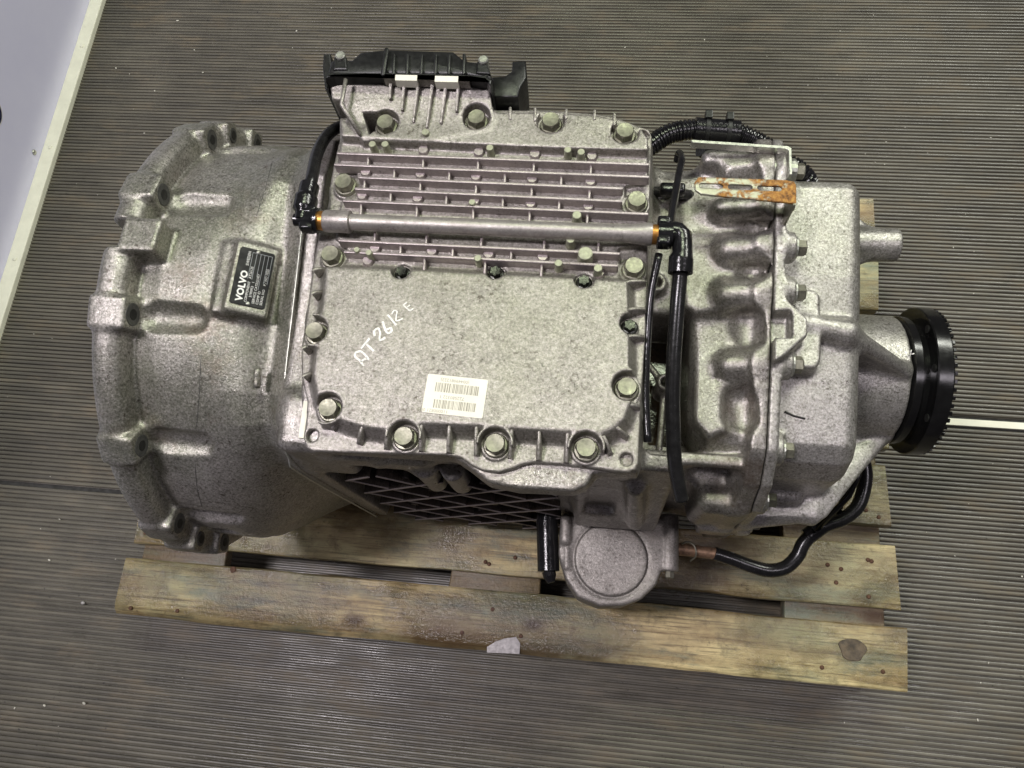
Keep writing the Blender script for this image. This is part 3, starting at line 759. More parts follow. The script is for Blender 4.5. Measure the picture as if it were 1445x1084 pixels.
# gussets on the neck
def gusset(p, q, r, t, k=.008): v.cap(p, q, r, k, t)
def web3(tri, t):                                                            # triangular web, rounded
    A, B, C = [np.array(a, float) for a in tri]; n = np.cross(B-A, C-A); n /= np.linalg.norm(n)
    lo, hi = np.minimum(np.minimum(A, B), C)-t, np.maximum(np.maximum(A, B), C)+t
    def fn(x, y, z):
        d = -1e3
        for P, Q in ((A, B), (B, C), (C, A)):
            e = Q-P; m = np.cross(e, n); m /= np.linalg.norm(m)
            d = np.maximum(d, (x-P[0])*m[0]+(y-P[1])*m[1]+(z-P[2])*m[2])
        w = np.abs((x-A[0])*n[0]+(y-A[1])*n[1]+(z-A[2])*n[2])
        return np.maximum(d, w-t)
    v.add(fn, lo, hi, .008)
a = at(1132, 458, .590); b = at(1278, 522, .503)
v.cap(a, (a.x+.045, a.y-.004, .585), .012, .010); v.cap((a.x+.045, a.y-.004, .583), b, .0115, .010, .006)
web3(((.25, a.y-.002, .59), tuple(b), (.25, a.y-.002, .44)), .006)
# lower gusset plate
a = at(1255, 612, .42); b = at(1100, 690, .46)
web3(((.27, .150, .43), (.27, .29, .44), (.365, .27, .425)), .007)
web3(((.20, .150, .44), (.28, .125+.03, .43), (.355, .262, .425)), .008)
v.cap((.19, .146, .435), (.262, .160, .428), .013, .012); v.cap((.262, .160, .428), (.352, .256, .424), .010, .012, .007)
# upper gusset and cylindrical boss
web3(((.27, .44, .44), (.27, .36, .42), (.345, .40, .42)), .006)
c0, c1 = at(1180, 345, .485), at(1266, 346, .485)
v.cyl(c0, c1, .0205, .006, .003)
web3(((.25, c0.y+.095, .49), (.25, c0.y, .485), (c1.x-.018, c0.y+.010, .485)), .005)
web3(((.25, c0.y-.085, .47), (.25, c0.y, .485), (c1.x-.03, c0.y-.012, .485)), .005)
# bolt towers, right of the joint
RB_PX = [(1118, 350, .619), (1121, 413, .612), (1125, 515, .597), (1110, 636, .555), (1088, 706, .48), (1072, 738, .40), (1125, 288, .628), (1113, 240, .632)]
towers = []
for (x, y, zc) in RB_PX:
    q = at(x, y, zc); e = Vector((.2015 if len(towers) < 6 else .188, q.y, zc)); towers.append(e)
    v.cyl((.185, e.y, e.z), e, .0165, .008, .002)
# square pocket lug
zl = .628
lug = [tuple(at(x, y, zl)[:2]) for x, y in [(1090, 400), (1108, 420), (1140, 449), (1141, 472), (1110, 500), (1090, 512)]]
v.poly(lug, .575, zl, 2, .002, .004)
pk = [tuple(at(x, y, zl)[:2]) for x, y in [(1093, 438), (1118, 438), (1118, 476), (1093, 476)]]
v.poly(pk, .608, .66, 2, .001, .002, cut=True)
step = [tuple(at(x, y, .598)[:2]) for x, y in [(1112, 405), (1150, 408), (1158, 416), (1158, 446), (1161, 456), (1159, 510), (1152, 520), (1115, 520)]]
v.poly(step, .55, .598, 2, .004, .004)
q0, q1 = at(1118, 622, .52), at(1144, 622, .52); v.cyl(q0, q1, .0150, .005, .003)
q0, q1 = at(1095, 697, .45), at(1118, 697, .45); v.cap(q0, q1, .013, .006)
v.cut(lambda x, y, z: x-XR-.0012+0*y+0*z, (0, 0, 0), (XR+.01, 1, 1), .001)
rear = v.mesh('rear_housing', 'rear', G); rear['label'] = 'clean light grey rear housing with output neck'
hexprof = lambda R, h: [(0, R), (h*.88, R), (h, R*.84)]
def xbolt(c, parent, s=1.):
    o = from_bm('bolt', lathe_bm([(0, .0118*s), (.0022*s, .0118*s), (.0022*s, .0095*s), (.0023*s, .0090*s), (.0105*s, .0090*s), (.0118*s, .0078*s)], 'X', 6, (0, 0, 0)), 'bolt', parent, loc=c)
    o.rotation_euler = (random.uniform(0, 1), 0, 0)
    w = from_bm('washer', lathe_bm([(0, .0125*s), (.0018*s, .0125*s), (.0022*s, .0118*s)], 'X', 20, tuple(c)), 'zinc', parent)
    return o
for e in towers[:6]: xbolt(e, rear, 1.0)
# marker stroke and scratches
def stroke(name, pxs, z, w, mat, parent, up=.0004, n=4):
    path = spline([at(x, y, z) for x, y in pxs], n); L = []; R_ = []
    for i, p in enumerate(path):
        t = (path[min(i+1, len(path)-1)]-path[max(i-1, 0)]).normalized(); sd = Vector((-t.y, t.x, 0))*w/2*random.uniform(.75, 1.15)
        L.append(p+sd+Vector((0, 0, up))); R_.append(p-sd+Vector((0, 0, up)))
    dn = Vector((0, 0, .0003)); bm = bmesh.new(); loft(bm, [[L[i], R_[i], R_[i]-dn, L[i]-dn] for i in range(len(L))])
    return from_bm(name, bm, mat, parent)

# ---- output flange
fl = from_bm('output_flange', lathe_bm([(.362, .070), (.366, .0785), (.374, .0785), (.375, .072), (.384, .072), (.3845, .0895), (.386, .0905), (.401, .0905), (.4025, .0895), (.4028, .05), (.400, .045)], 'X', 96, (0, Y0, Z0)), 'steel_black', G, angle=30)
fl['label'] = 'black oiled output flange with toothed rim'
tooth = None
for i in range(60):
    a = 2*math.pi*i/60
    if not (-.2 < math.cos(a) <= 1.01): continue
    if tooth is None: tooth = from_bm('tooth', box_bm((.4022, -.0022, -.0015), (.4055, .0022, .0014), .0004), 'steel_black', fl); o = tooth
    else: o = tooth.copy(); COL.objects.link(o)
    o.location = (0, Y0+.0885*math.sin(a), Z0+.0885*math.cos(a)); o.rotation_euler = (-a, 0, 0)
for a in (-50, -8, 30):
    from_bm('bolt_hole', lathe_bm([(0, .005), (-.001, .005)], 'X', 16, (.3843, *pol(a, .081))), 'hole', fl)

# ---- finned top cover
ZT, ZV = .724, .7135
BOLT_PX = [(543, 171), (672, 164), (777, 168), (882, 183), (484, 255), (899, 280), (465, 357), (895, 374), (443, 466), (462, 575), (569, 615), (698, 625), (827, 631), (885, 545)]
TORX_PX = [(566, 382), (699, 382), (824, 395), (889, 458)]
SEAT = [.7145]*4+[.7120]*4+[.7098]*6
BB = [at(x, y, s_+.0118) for (x, y), s_ in zip(BOLT_PX, SEAT)]; TB = [at(x, y, .7205) for x, y in TORX_PX]
v = Vox((-.305, .120, .684), (.062, .566, .756), .00135)
v.poly(COVER, .7008, ZC, 2, .0015, .0001)
def PZ(pts, z): return [tuple(at(x, y, z)[:2]) for x, y in pts]
fin_area = PZ([(482, 190), (476, 236), (503, 240), (503, 272), (482, 283), (478, 300), (474, 335), (488, 345), (490, 366), (470, 372), (470, 400), (880, 405), (876, 378), (872, 350), (912, 344), (913, 300), (881, 290), (882, 262), (914, 255), (914, 205), (860, 172), (692, 166), (520, 175)], ZV)
v.poly(fin_area, .690, ZV, 2, .0015, .003, draft=.05)
panel = PZ([(460, 376), (456, 420), (447, 485), (441, 528), (447, 560), (462, 585), (487, 597), (515, 607), (548, 611), (670, 600), (722, 605), (800, 609), (846, 613), (866, 604), (881, 590), (887, 572), (887, 520), (886, 440), (884, 396), (600, 381)], ZT)
panel = PZ([(460, 376), (456, 420), (447, 485), (442, 528), (449, 562), (465, 585), (487, 594), (515, 602), (548, 606), (596, 597), (670, 600), (722, 604), (800, 609), (846, 613), (866, 604), (881, 590), (887, 572), (887, 520), (886, 440), (884, 396), (600, 381)], ZT)
v.poly(panel, .690, ZT, 2, .0022, .004, draft=.50)
band = PZ([(482, 192), (479, 166), (512, 185), (530, 160), (692, 158), (755, 158), (800, 160), (840, 162), (866, 168), (905, 182), (914, 196), (914, 212), (780, 208), (640, 202)], ZT)
v.poly(band, .690, ZT, 2, .0014, .003, draft=.08)
# control unit housing behind the band
yb0 = at(600, 180, ZT).y
hous = PZ([(463, 108), (540, 106), (548, 104), (655, 105), (662, 111), (684, 112), (690, 120), (696, 160), (692, 172), (600, 190), (520, 188), (508, 190), (482, 150), (481, 136), (465, 134)], .735)
v.poly(hous, .690, ZT-.0006, 2, .002, .004, slope=lambda x, y, z: np.clip((y-yb0-.004)*.22, 0, .02))
win = PZ([(508, 150), (541, 150), (535, 165), (517, 180)], .735)
v.poly(win, .66, .78, 2, .001, .002, cut=True)
for pts, dep in (([(487, 112), (536, 112), (536, 136), (488, 136)], .735), ([(668, 118), (682, 118), (684, 138), (670, 138)], .733), ([(596, 112), (609, 112), (604, 168), (592, 168)], .7345), ([(554, 116), (566, 116), (564, 132), (553, 132)], .7345), ([(632, 117), (644, 117), (641, 148), (629, 148)], .7345)):
    v.poly(PZ(pts, .737), dep-.001, .78, 2, .001, .003, cut=True)
for b in BB:                                                                  # spot faces and scallops
    s_ = SEAT[BB.index(b)]
    v.cyl((b.x, b.y, s_-.0006), (b.x, b.y, .80), .0135, .002, .0005, cut=True)
    v.cyl((b.x, b.y, .690), (b.x, b.y, s_), .0130, .002, .0005)
for b in TB:
    v.cyl((b.x, b.y, .7105), (b.x, b.y, .80), .0092, .002, .0005, cut=True)
    v.cyl((b.x, b.y, .690), (b.x, b.y, .7115), .0085, .001, .0003)
b = TB[3]; v.cyl((b.x+.006, b.y, .7105), (b.x+.006, b.y, .80), .012, .002, .0005, cut=True)
for px_, py2 in ((432, 614), (884, 648), (908, 190)):
    q = at(px_+8 if px_ == 432 else px_, py2, ZC); v.cyl((q.x, q.y, .66), (q.x, q.y, .75), .0055, .001, .0003, cut=True)
# thin collar ridges round the scallops
for i in (8, 9, 10, 11, 12, 13):
    b = BB[i]
    def ring(x, y, z, b=b):
        d = np.sqrt((np.sqrt((x-b.x)**2+(y-b.y)**2)-.0150)**2+np.maximum(z-ZT+.0016, 0)**2)-.0013
        side = {8: (b.x-.004)-x, 9: (b.x-.006)-x, 10: (b.y-.002)-y, 11: (b.y-.002)-y, 12: (b.y-.002)-y, 13: x-(b.x+.004)}[i]
        return np.maximum(np.maximum(d, side), .700-z)
    v.add(ring, (b.x-.018, b.y-.018, .70), (b.x+.018, b.y+.018, ZT+.002), .002)
cover = v.mesh('top_cover', 'cover', G); cover['label'] = 'grey cast top cover with fins, bolts and a flat panel'
# fins
FINS = [((477, 216), (780, 227), (914, 232)), ((473, 232), (640, 238), (914, 249.6)), ((507, 250), (640, 255), (877, 266)), ((502, 266), (640, 273), (876, 284)), ((485, 283), (640, 291), (913, 302)), ((479, 339), (640, 344), (873, 358)), ((487, 355), (640, 361), (870, 375))]
fin_objs = []
for a, m, b in FINS: fin_objs.append(bar('fin', at(*a, ZT), at(*b, ZT), .0030, ZV-.001, ZT+.0003, 'fin', cover))
# cross ribs and low bosses in the valleys
LN = lambda a, b: (lambda x: a[1]+(b[1]-a[1])*(x-a[0])/(b[0]-a[0]))
lines = [LN((479, 197), (914, 213))]+[LN(f[0], f[2]) for f in FINS]
val = {0: (lines[0], lines[1], [], [598, 676, 755, 835]), 1: (lines[1], lines[2], [518, 596, 674, 753, 834], []), 2: (lines[2], lines[3], [555, 633, 712, 792], [517, 594, 672, 751, 833]),
       3: (lines[3], lines[4], [513, 592, 671, 750, 832], []), 4: (lines[4], lines[5], [550, 629, 709, 789], [512, 590, 670, 749, 830]), 5: (lines[5], lambda x: lines[5](x)+20, [508, 587, 667, 747, 829], []),
       6: (lambda x: lines[6](x)-18, lines[6], [528, 601, 679, 768, 845], []), 7: (lines[6], lines[7], [564, 638, 721], [530, 610, 690, 766]), 8: (lines[7], lambda x: lines[7](x)+20, [598, 684, 764], [520, 845])}
lowb = None
for k, (l0, l1, rb, bs) in val.items():
    for x in rb:
        a, b = at(x, l0(x)+2, ZT), at(x-1, l1(x)-1, ZT)
        bar('cross_rib', a, b, .0024, ZV-.001, ZT-.003, 'fin', cover)
    for x in bs:
        p = at(x, (l0(x)+l1(x))/2+3, ZV)
        if lowb is None: lowb = from_bm('ejector_boss', lathe_bm([(-.001, .0056), (.0035, .0050), (.0041, .0044)], 'Z', 16), 'fin', cover, angle=40); o = lowb
        else: o = lowb.copy(); COL.objects.link(o)
        o.location = p
# studs
studm = None
for (x, y, s) in ((525, 203, 1), (543, 203, 1), (691, 208, 1), (801, 211, 1), (820, 214, 1), (600, 186, 1.05), (666, 285, .9), (814, 303, 1.2), (805, 337, 1.2), (826, 357, 1.9), (674, 364, .95), (788, 371, 1), (844, 378, 1.1), (503, 352, .8), (520, 356, .85)):
    z = ZT+.003 if y != 186 else ZT+.0045
    p = at(x, y, z)
    if studm is None: studm = from_bm('stud', lathe_bm([(-.0145, .0040), (-.0004, .0035), (0, .0031)], 'Z', 16), 'stud', cover, angle=40); o = studm
    else: o = studm.copy(); COL.objects.link(o)
    o.location = p; o.scale = (s, s, 1)
# ribs round the panel
for (x0, y0, x1, y1) in ((476, 590, 469, 606), (510, 604, 506, 627), (546, 606, 545, 634), (594, 600, 594, 637), (634, 599, 633, 639), (672, 602, 672, 643), (722, 606, 720, 647), (761, 606, 760, 650), (801, 609, 799, 653), (853, 618, 862, 641), (869, 602, 887, 618), (428, 490, 446, 488), (428, 530, 443, 526), (443, 380, 460, 380), (441, 413, 457, 412), (887, 397, 911, 398), (887, 474, 909, 476), (885, 571, 903, 574), (889, 436, 911, 437)):
    a, b = at(x0, y0, ZT-.002), at(x1, y1, ZC+.004); a.z = b.z = 0; d_ = b-a; sd = Vector((-d_.y, d_.x, 0)).normalized(); rings = []
    for t_ in (-.15, .15, .4, .65, .9, 1.0):
        zt_ = ZT-.0018-(ZT-ZC-.0085)*max(0, min(1, t_))**1.6; p_ = a+d_*t_; w_ = .0016
        rings.append([p_+sd*w_*1.8+Vector((0, 0, ZC-.001)), p_+sd*w_+Vector((0, 0, zt_-.0007)), p_+sd*w_*.5+Vector((0, 0, zt_)), p_-sd*w_*.5+Vector((0, 0, zt_)), p_-sd*w_+Vector((0, 0, zt_-.0007)), p_-sd*w_*1.8+Vector((0, 0, ZC-.001))])
    bm = bmesh.new(); loft(bm, rings); from_bm('edge_rib', bm, 'cover', cover, angle=60)
for x, y0, y1 in ((694, 153, 166), (720, 153, 168), (755, 154, 170), (799, 156, 167), (839, 157, 168), (867, 162, 176)):
    bar('edge_rib', at(x, y0, ZT), at(x, y1, ZT), .0028, ZC-.008, ZT+.0012, 'cover', cover)
# ribs on the control unit housing
for x0, y0, x1, y1 in ((551, 109, 550, 138), (570, 117, 567, 154), (591, 107, 583, 171), (611, 106, 602, 179), (629, 117, 622, 173), (647, 108, 644, 156)):
    za = ZT+.0008+.22*max(0, at(x0, y0, .737).y-yb0-.004); zb_ = ZT+.0008+.22*max(0, at(x1, y1, .728).y-yb0-.004)
    a, b = at(x0, y0, za+.005), at(x1, y1, zb_+.003); d = (b-a).normalized(); sd = Vector((-d.y, d.x, 0)).normalized()*.0013
    bm = bmesh.new(); loft(bm, [[a-sd*1.6-Vector((0, 0, .008)), a+sd*1.6-Vector((0, 0, .008)), a+sd, a-sd], [b-sd*1.6-Vector((0, 0, .008)), b+sd*1.6-Vector((0, 0, .008)), b+sd, b-sd]])
    bmesh.ops.bevel(bm, geom=bm.edges[:], offset=.0006, segments=2, affect='EDGES')
    from_bm('housing_rib', bm, 'cover', cover, angle=50)
# left rail of the gusset
a, b, c3 = at(488, 112, .744), at(482, 148, .738), at(508, 190, .727)
bm = tube_bm([a, a.lerp(b, .9), b, b.lerp(c3, .1), c3], .0022, 8); from_bm('housing_rib', bm, 'cover', cover, True)
from_bm('housing_rim', prism_bm(PZ([(541, 104.5), (662, 108), (662, 114), (541, 110)], .7455), .734, .7455, .0008), 'cover', cover)
for (xa, ya, xb, yb_) in ((558, 105.5, 588, 114), (614, 107, 646, 116)):
    a, b = at(xa, ya, .7475), at(xb, yb_, .7462)
    bm = bmesh.new(); loft(bm, [[(a.x, b.y, .736), (b.x, b.y, .736), (b.x, b.y, .7462), (a.x, b.y, .7462)], [(a.x, a.y, .736), (b.x, a.y, .736), (b.x, a.y, .7475), (a.x, a.y, .7475)]])
    from_bm('white_tag', bm, 'label', cover)
# bolts
def hexbolt_bm(R=.0094, H=.0118, F_=.0112):
    bm = bmesh.new(); seg = 36
    ring = lambda r, z, hexa=False: [((lambda a: (math.cos(a)*r*((math.cos(math.pi/6)/math.cos((a % (math.pi/3))-math.pi/6)) if hexa else 1), math.sin(a)*r*((math.cos(math.pi/6)/math.cos((a % (math.pi/3))-math.pi/6)) if hexa else 1), z))(2*math.pi*i/seg)) for i in range(seg)]
    loft(bm, [ring(F_, 0), ring(F_, .0014), ring(F_-.0006, .0021), ring(R+.0006, .0034), ring(R, .0036, True), ring(R, H-.0016, True), ring(R*.84, H), ring(R*.3, H-.0004)])
    return bm
hb = from_bm('bolt', hexbolt_bm(), 'bolt', cover, angle=30)
for i, b in enumerate(BB):
    o = hb if i == 0 else hb.copy()
    if i: COL.objects.link(o)
    o.location = (b.x, b.y, SEAT[i]-.0001); o.rotation_euler = (0, 0, random.uniform(0, 1))
def torx_bm():
    bm = bmesh.new(); seg = 36
    ring = lambda r, z, t=0: [(math.cos(2*math.pi*i/seg)*r*(1+t*math.cos(12*math.pi*i/seg)), math.sin(2*math.pi*i/seg)*r*(1+t*math.cos(12*math.pi*i/seg)), z) for i in range(seg)]
    loft(bm, [ring(.0076, 0), ring(.0076, .0018), ring(.0068, .0026), ring(.0050, .003, .12), ring(.0050, .0085, .12), ring(.0045, .0092, .12), ring(.0015, .0090)])
    return bm
tb = from_bm('small_bolt', torx_bm(), 'torx', cover, angle=40)
for i, b in enumerate(TB):
    o = tb if i == 0 else tb.copy()
    if i: COL.objects.link(o)
    o.location = (b.x, b.y, .7114); o.rotation_euler = (0, 0, random.uniform(0, 1))
# barcode label, upside down as it is stuck on
la, lb, lc = at(604, 527, ZT), at(689, 536, ZT), at(595, 581, ZT)
LW, LH = (lb-la).length, (lc-la).length
lab = from_bm('barcode_label', prism_bm([(-LW/2+.001, -LH/2), (LW/2-.001, -LH/2), (LW/2, -LH/2+.001), (LW/2, LH/2-.001), (LW/2-.001, LH/2), (-LW/2+.001, LH/2), (-LW/2, LH/2-.001), (-LW/2, -LH/2+.001)], 0, .0002), 'label', G, loc=(at(642, 559, ZT).x, at(642, 559, ZT).y, ZT+.0004))
lab.rotation_euler = (0, 0, math.atan2((lb-la).y, (lb-la).x)+math.pi); lab['label'] = 'white barcode sticker stuck upside down on the cover'
for y0_, y1_, xa, xb in ((-LH*.06, -LH*.30, -LW*.37, LW*.34), (LH*.36, LH*.14, -LW*.36, LW*.33)):
    bm = bmesh.new(); x = xa
    while x < xb:
        w = random.choice((.0004, .0004, .0008, .0012)); x2 = min(x+w, xb)
        bm.faces.new([bm.verts.new((p, q, .00028)) for p, q in ((x, y1_), (x2, y1_), (x2, y0_), (x, y0_))]); x = x2+random.choice((.0004, .0004, .0008))
    o = from_bm('barcode', bm, 'ink'); o.parent = lab
for s, x, y in (('(00449081223)', -LW*.20, -LH*.42), ('722580322 1', -LW*.16, LH*.02), ('110000821 0PM', LW*.07, LH*.395)):
    text(s, .0042, (x, y, .00028), (0, 0, 0), 'ink', lab, 'print')
# chalk marks  A T 2 6 1 2 E
cz = lambda L: [(470+x/4.928, 400+y/4.928) for x, y in L]
for L in ([(215, 575), (185, 535), (155, 512), (158, 482), (195, 475), (225, 500), (250, 532)], [(192, 545), (236, 521)], [(195, 455), (255, 383)], [(228, 420), (285, 472)],
          [(290, 368), (288, 332), (315, 315), (328, 345), (325, 395), (365, 378)], [(345, 265), (362, 318), (380, 346), (407, 335), (402, 312), (375, 322)], [(380, 218), (440, 292)],
          [(408, 215), (425, 190), (445, 197), (440, 230), (442, 262), (486, 245)], [(488, 152), (535, 192)], [(488, 152), (515, 132)], [(512, 170), (535, 152)], [(535, 192), (560, 176)]):
    stroke('chalk_mark', cz(L), ZT, .0021 if L[0][0] < 400 else .0014, 'chalk', cover, .00045)
rhit = surf(rear)
surf_line('marker_stroke', rhit, [(1107, 581), (1120, 587), (1136, 591)], .0013, 'marker', rear)
for L in ([(1274, 503), (1290, 499)], [(1276, 496), (1284, 507)], [(1286, 494), (1284, 503)]): surf_line('chalk_mark', rhit, L, .0006, 'chalk', rear)
q0, q1 = at(433, 566, .7046), at(424, 618, .7046)
from_bm('gasket_tab', prism_bm([(q0.x-.003, q0.y), (q0.x+.002, q0.y), (q1.x+.003, q1.y), (q1.x-.002, q1.y)], .7006, .7046), 'label', cover)

# ---- control unit with black lid
ecu = from_bm('control_unit', prism_bm(PZ([(458, 112), (466, 84), (496, 83), (508, 72), (545, 68), (640, 71), (656, 84), (680, 87), (690, 96), (695, 110), (690, 113), (655, 106), (548, 105), (470, 108)], .742), .60, .742, .004), 'plastic', G, angle=40)
ecu['label'] = 'black plastic control unit lid with ribbed rim'
from_bm('lid_lip', prism_bm(PZ([(459, 110), (462, 101), (686, 106), (694, 113), (692, 120), (684, 112), (655, 108), (548, 105), (470, 107)], .746), .69, .746, .0015), 'plastic', ecu)
for x in (556, 575, 595, 615, 634, 655):
    a, b = at(x, 78, .745), at(x-1, 103, .746)
    bar('lid_rib', a, b, .0030, .73, .7462, 'plastic', ecu)
a, b = at(545, 69, .748), at(540, 103, .748); bar('lid_rib', a, b, .0045, .73, .7475, 'plastic', ecu)
for x, y, h in ((480, 78, .0), (682, 84, .0)):
    p = at(x, y, .746); from_bm('screw', lathe_bm([(-.02, .005), (0, .005), (.001, .004)], 'Z', 14, tuple(p)), 'zinc', ecu)
from_bm('corner_post', prism_bm(PZ([(470, 98), (471, 80), (488, 79), (490, 98)], .744), .68, .744, .0015), 'plastic', ecu)
from_bm('corner_post', prism_bm(PZ([(672, 103), (673, 86), (686, 88), (692, 104)], .744), .68, .744, .0015), 'plastic', ecu)
from_bm('latch', prism_bm(PZ([(455, 95), (456, 76), (466, 75), (468, 95), (462, 126), (458, 124)], .735), .66, .735, .0015), 'plastic', ecu)
con = from_bm('connector', prism_bm(PZ([(694, 108), (712, 107), (722, 100), (723, 86), (742, 85), (743, 110), (735, 122), (731, 137), (696, 137)], .715), .66, .715, .002), 'plastic', G, angle=40)
con['label'] = 'black angled cable connector'
for i in range(4): from_bm('connector_rib', prism_bm(PZ([(697, 137), (731, 137), (731, 131), (697, 131)], .700-.007*i+.0), .700-.012*i-.003, .700-.012*i+.002, .0006), 'plastic', con)
from_bm('connector_body', prism_bm(PZ([(700, 134), (729, 134), (729, 110), (700, 110)], .70), .60, .70, .001), 'plastic', con)

# ---- cross pipe and fittings
zp = ZT+.004
p0, p1 = at(458, 312, zp), at(920, 331, zp); d = (p1-p0).normalized()
def along(t): return p0+d*t
Lp = (p1-p0).length
pipe = from_bm('cross_pipe', tube_bm([along(0), along(.002), along(.0255), along(.026), along(Lp-.0265), along(Lp-.026), along(Lp-.002), along(Lp)], lambda L: .0098 if (L < .001 or L > Lp-.001) else (.0106 if (L < .0257 or L > Lp-.0257) else .0078), 28), 'pipe', cover, angle=40)
for s, t in (('a', -.006), ('b', Lp)):
    from_bm('brass_collar', tube_bm([along(t), along(t+.006)], .0092, 24), 'brass', pipe, angle=40)
# left elbow
e0 = along(-.006); e1 = along(-.024)
le = from_bm('elbow_fitting', tube_bm([along(-.005), along(-.008), along(-.0085), along(-.016), along(-.017), along(-.023), along(-.027), along(-.0295)], lambda L: .0120 if L < .011 else (.0088 if L < .018 else .0060), 16), 'wet', G, angle=50)
h0 = at(427, 312, zp); h1 = at(432, 282, zp); h2 = at(437, 262, zp-.002)
from_bm('elbow_arm', tube_bm(spline([h0, h0.lerp(h1, .5), h1, h1.lerp(h2, .35), h1.lerp(h2, .7), h2], 4), lambda L: .0085 if L < .010 else (.0112 if L < .026 else .0095), 16), 'wet', le, angle=50)
for s in (-1, 1): from_bm('clip_lug', box_bm(tuple(along(-.0165)+Vector((-.005, s*.0085-.004, -.005))), tuple(along(-.0165)+Vector((.008, s*.0085+.004, .008))), .0018), 'wet', le, True)
hs = from_bm('rubber_hose', tube_bm(spline([h1.lerp(h2, .8), at(440, 252, zp-.003), at(446, 222, .712), at(456, 199, .700), at(470, 184, .685), at(488, 176, .668), at(505, 172, .650)], 8), .0062, 14), 'rubber', G, True)
hs['label'] = 'short black hose bending up to the control unit'
# right elbow and hanging hose
re_ = from_bm('elbow_fitting', tube_bm([along(Lp+.005), along(Lp+.008), along(Lp+.018), along(Lp+.0185), along(Lp+.024), along(Lp+.030)], lambda L: .0125 if L < .0131 else .008, 16), 'wet', G, angle=50)
for s in (-1, 1): from_bm('clip_lug', box_bm(tuple(along(Lp+.010)+Vector((-.006, s*.010-.004, -.003))), tuple(along(Lp+.010)+Vector((.006, s*.010+.004, .011))), .002), 'wet', re_, True)
g0 = at(962, 328, zp); g1 = at(963, 358, zp-.002); g2 = at(961, 366, zp-.003); g3 = at(960, 386, zp-.006)
from_bm('elbow_arm', tube_bm([g0+Vector((-.010, .001, 0)), g0+Vector((-.003, 0, 0)), g0.lerp(g1, .15), g0.lerp(g1, .5), g1, g2, g2.lerp(g3, .02), g3], lambda L: .0092 if L < .031 else .0112, 18), 'wet', re_, angle=50)
hz = from_bm('rubber_hose', tube_bm(spline([g3, at(956, 430, .715), at(951, 500, .700), at(949, 560, .685), at(950, 610, .672), at(952, 650, .660), at(957, 682, .648), at(962, 706, .640)], 8), .0068, 16), 'rubber', G, True)
hz['label'] = 'long black hose hanging loose beside the cover'
e = at(962, 707, .640); from_bm('hose_bore', lathe_bm([(0, .0042), (-.0006, .0042)], 'Y', 14, (e.x, e.y-.0014, e.z-.0005)), 'hole', hz)
tie = from_bm('cable_tie', tube_bm(spline([at(945, 322, zp-.004), at(952, 280, .70), at(958, 245, .685), at(962, 224, .672), at(958, 216, .655), at(955, 228, .645)], 6), .0036, 8), 'wet', G, True)
tie['label'] = 'looped black cable tie behind the right fitting'
from_bm('tie_end', tube_bm(spline([at(930, 358, zp-.006), at(918, 420, .712), at(913, 490, .70), at(911, 560, .695), at(914, 624, .690)], 6), .0036, 8), 'wet', tie, True)
q = at(948, 264, .66); from_bm('tie_head', box_bm((q.x-.012, q.y-.006, .650), (q.x+.014, q.y+.005, .662), .003), 'wet', tie, True)
cb = from_bm('cable', tube_bm(spline([at(905, 270, .60), at(930, 271, .612), at(950, 272, .622), at(975, 276, .605)], 5), .006, 10), 'wet', G, True); cb['label'] = 'short black cable crossing under the cover edge'

# ---- brackets
zbk = .676
sh = Vox((.08, .37, zbk-.006), (.212, .50, zbk+.004), .0011)
bk = PZ([(986, 249), (1110, 254), (1121, 256), (1124, 262), (1124, 287), (990, 274), (981, 268), (980, 257)], zbk)
sh.poly(bk, zbk-.0035, zbk, 2, .0006, .0001)
for xa, xb in ((991, 1017), (1031, 1058), (1073, 1100)):
    ya = lambda x: 261.5+(x-990)*.042
    p, q = at(xa, ya(xa), zbk), at(xb, ya(xb), zbk); sh.cap((p.x, p.y, zbk-.002), (q.x, q.y, zbk-.002), .0030, .0005, cut=True)
rbk = sh.mesh('slotted_bracket', 'rust', G); rbk['label'] = 'rusty slotted steel bracket over the rear joint'
p, q = at(1123, 257, zbk), at(1123, 287, zbk)
from_bm('bracket_tab', box_bm((p.x-.003, q.y-.002, .600), (p.x, p.y, zbk-.0006), .001), 'bolt', rbk)
xbolt(Vector((p.x, towers[6].y, towers[6].z)), rear, .95)
zs = .652
ss = PZ([(976, 197), (1112, 206), (1117, 209), (1118, 246), (1114, 246), (1113, 212), (1109, 210), (976, 201)], zs)
sb = from_bm('sheet_bracket', prism_bm(ss, zs-.010, zs, .0004), 'zinc', G); sb['label'] = 'bright angled sheet bracket holding the conduit'
p = at(1120, 240, .632); xbolt(Vector((p.x, p.y, .630)), rear, .95)
from_bm('spacer', lathe_bm([(-.030, .013), (0, .013)], 'X', 20, (p.x, p.y, .630)), 'zinc', rear)
# ---- corrugated conduit
def conduit(pts, r, lbl):
    path = resample(spline(pts, 14), .0011)
    o = from_bm('corrugated_conduit', tube_bm(path, lambda L: r+.0012*(1 if (L/.0042) % 1 < .55 else -.6), 14), 'wet', G, angle=50); o['label'] = lbl; return o
c1_ = conduit([at(880, 232, .60), at(915, 208, .605), at(938, 192, .607), at(960, 185, .607), at(985, 183, .605), at(1020, 184, .602), at(1048, 191, .600), at(1070, 202, .596), at(1090, 214, .590)], .0105, 'black corrugated conduit along the back of the cover')
conduit([at(990, 208, .585), at(1010, 217, .575), at(1040, 222, .57), at(1080, 222, .565), at(1120, 235, .56), at(1138, 252, .55), at(1143, 268, .53)], .010, 'second black corrugated conduit under the sheet bracket')
a, b = at(980, 183, .606), at(1042, 188, .602)
from_bm('conduit_sleeve', tube_bm([a, a.lerp(b, .5), b], .0138, 20), 'wet', c1_, angle=40)
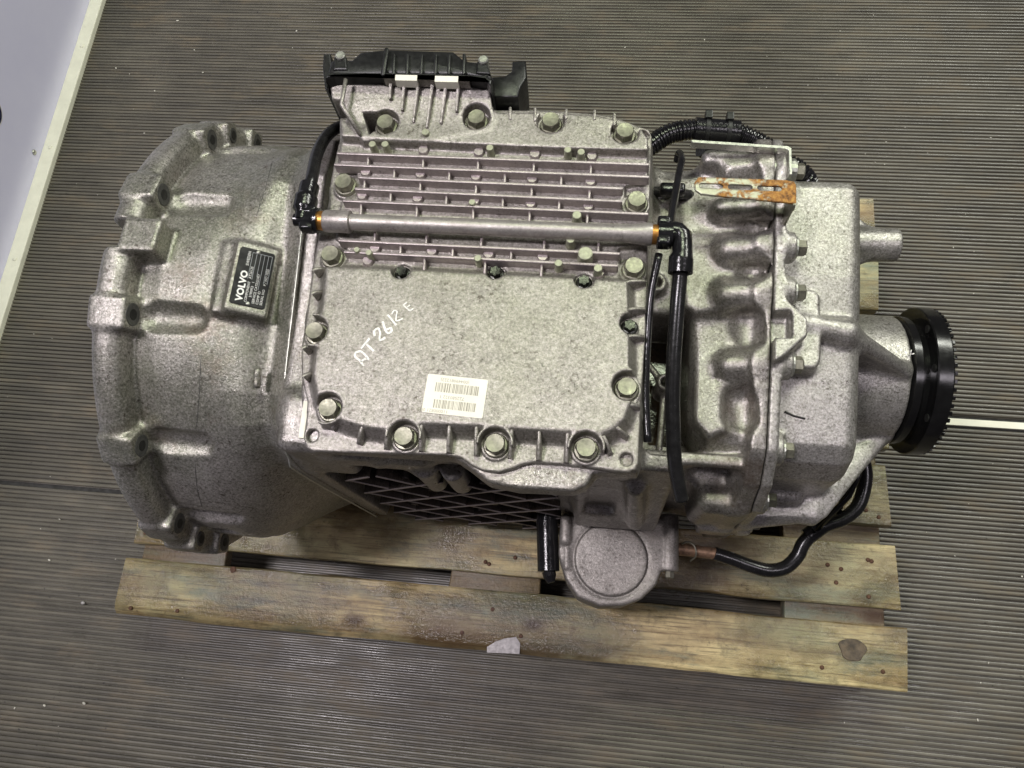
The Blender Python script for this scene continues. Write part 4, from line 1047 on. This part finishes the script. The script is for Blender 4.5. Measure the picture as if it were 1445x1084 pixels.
for t in (.22, .70):
    c = a.lerp(b, t); from_bm('zip_tie', tube_bm([c, c+(b-a).normalized()*.0045], .0148, 20), 'plastic', c1_, angle=40)
    from_bm('zip_head', box_bm(tuple(c+Vector((-.001, .006, .006))), tuple(c+Vector((.007, .016, .016))), .001), 'plastic', c1_)

# ---- oil hose at the rear foot
zo = .27
cp = from_bm('copper_pipe', tube_bm([at(940, 773, zo+.03), at(958, 775, zo+.03), at(975, 777, zo+.03), at(976, 777, zo+.03), at(1012, 782, zo+.03)], lambda L: .0085 if L < .03 else .0078, 16), 'copper', G, angle=40); cp['label'] = 'dull copper pipe stub beside the valve unit'
from_bm('wire_clip', tube_bm(spline([at(974, 792, zo+.03), at(982, 784, zo+.042), at(980, 771, zo+.044), at(970, 765, zo+.04), at(955, 772, zo+.03)], 6), .0012, 8), 'bolt', cp, True)
oh = from_bm('rubber_hose', tube_bm(spline([at(1008, 781, zo+.03), at(1030, 788, zo+.028), at(1060, 799, zo+.025), at(1085, 805, zo+.022), at(1108, 801, zo+.022), at(1125, 785, zo+.025), at(1136, 764, zo+.03), at(1160, 744, zo+.035), at(1190, 732, zo+.04), at(1210, 715, zo+.045), at(1219, 690, zo+.05), at(1221, 665, zo+.055), at(1215, 640, zo+.06)], 8), .0092, 16), 'rubber', G, True)
oh['label'] = 'thick black hose looping past the rear foot'
from_bm('hose_clamp', tube_bm([at(1138, 758, zo+.03), at(1160, 742, zo+.034)], .0112, 18), 'wet', oh, angle=40)
from_bm('clamp_bolt', tube_bm([at(1146, 738, zo+.05), at(1156, 752, zo+.05)], .004, 8), 'wet', oh)
rod = from_bm('support_rod', tube_bm([at(1152, 748, zo+.05), at(1198, 700, zo+.09), at(1212, 668, zo+.12)], .0038, 8), 'steel_black', G, True); rod['label'] = 'thin black support rod'
from_bm('rod_branch', tube_bm([at(1180, 735, zo+.03), at(1190, 700, zo+.06), at(1196, 690, zo+.08)], .0036, 8), 'steel_black', rod, True)
from_bm('rod_branch', tube_bm([at(1200, 385, .40), at(1205, 402, .35), at(1196, 440, .30)], .005, 8), 'steel_black', rod, True)
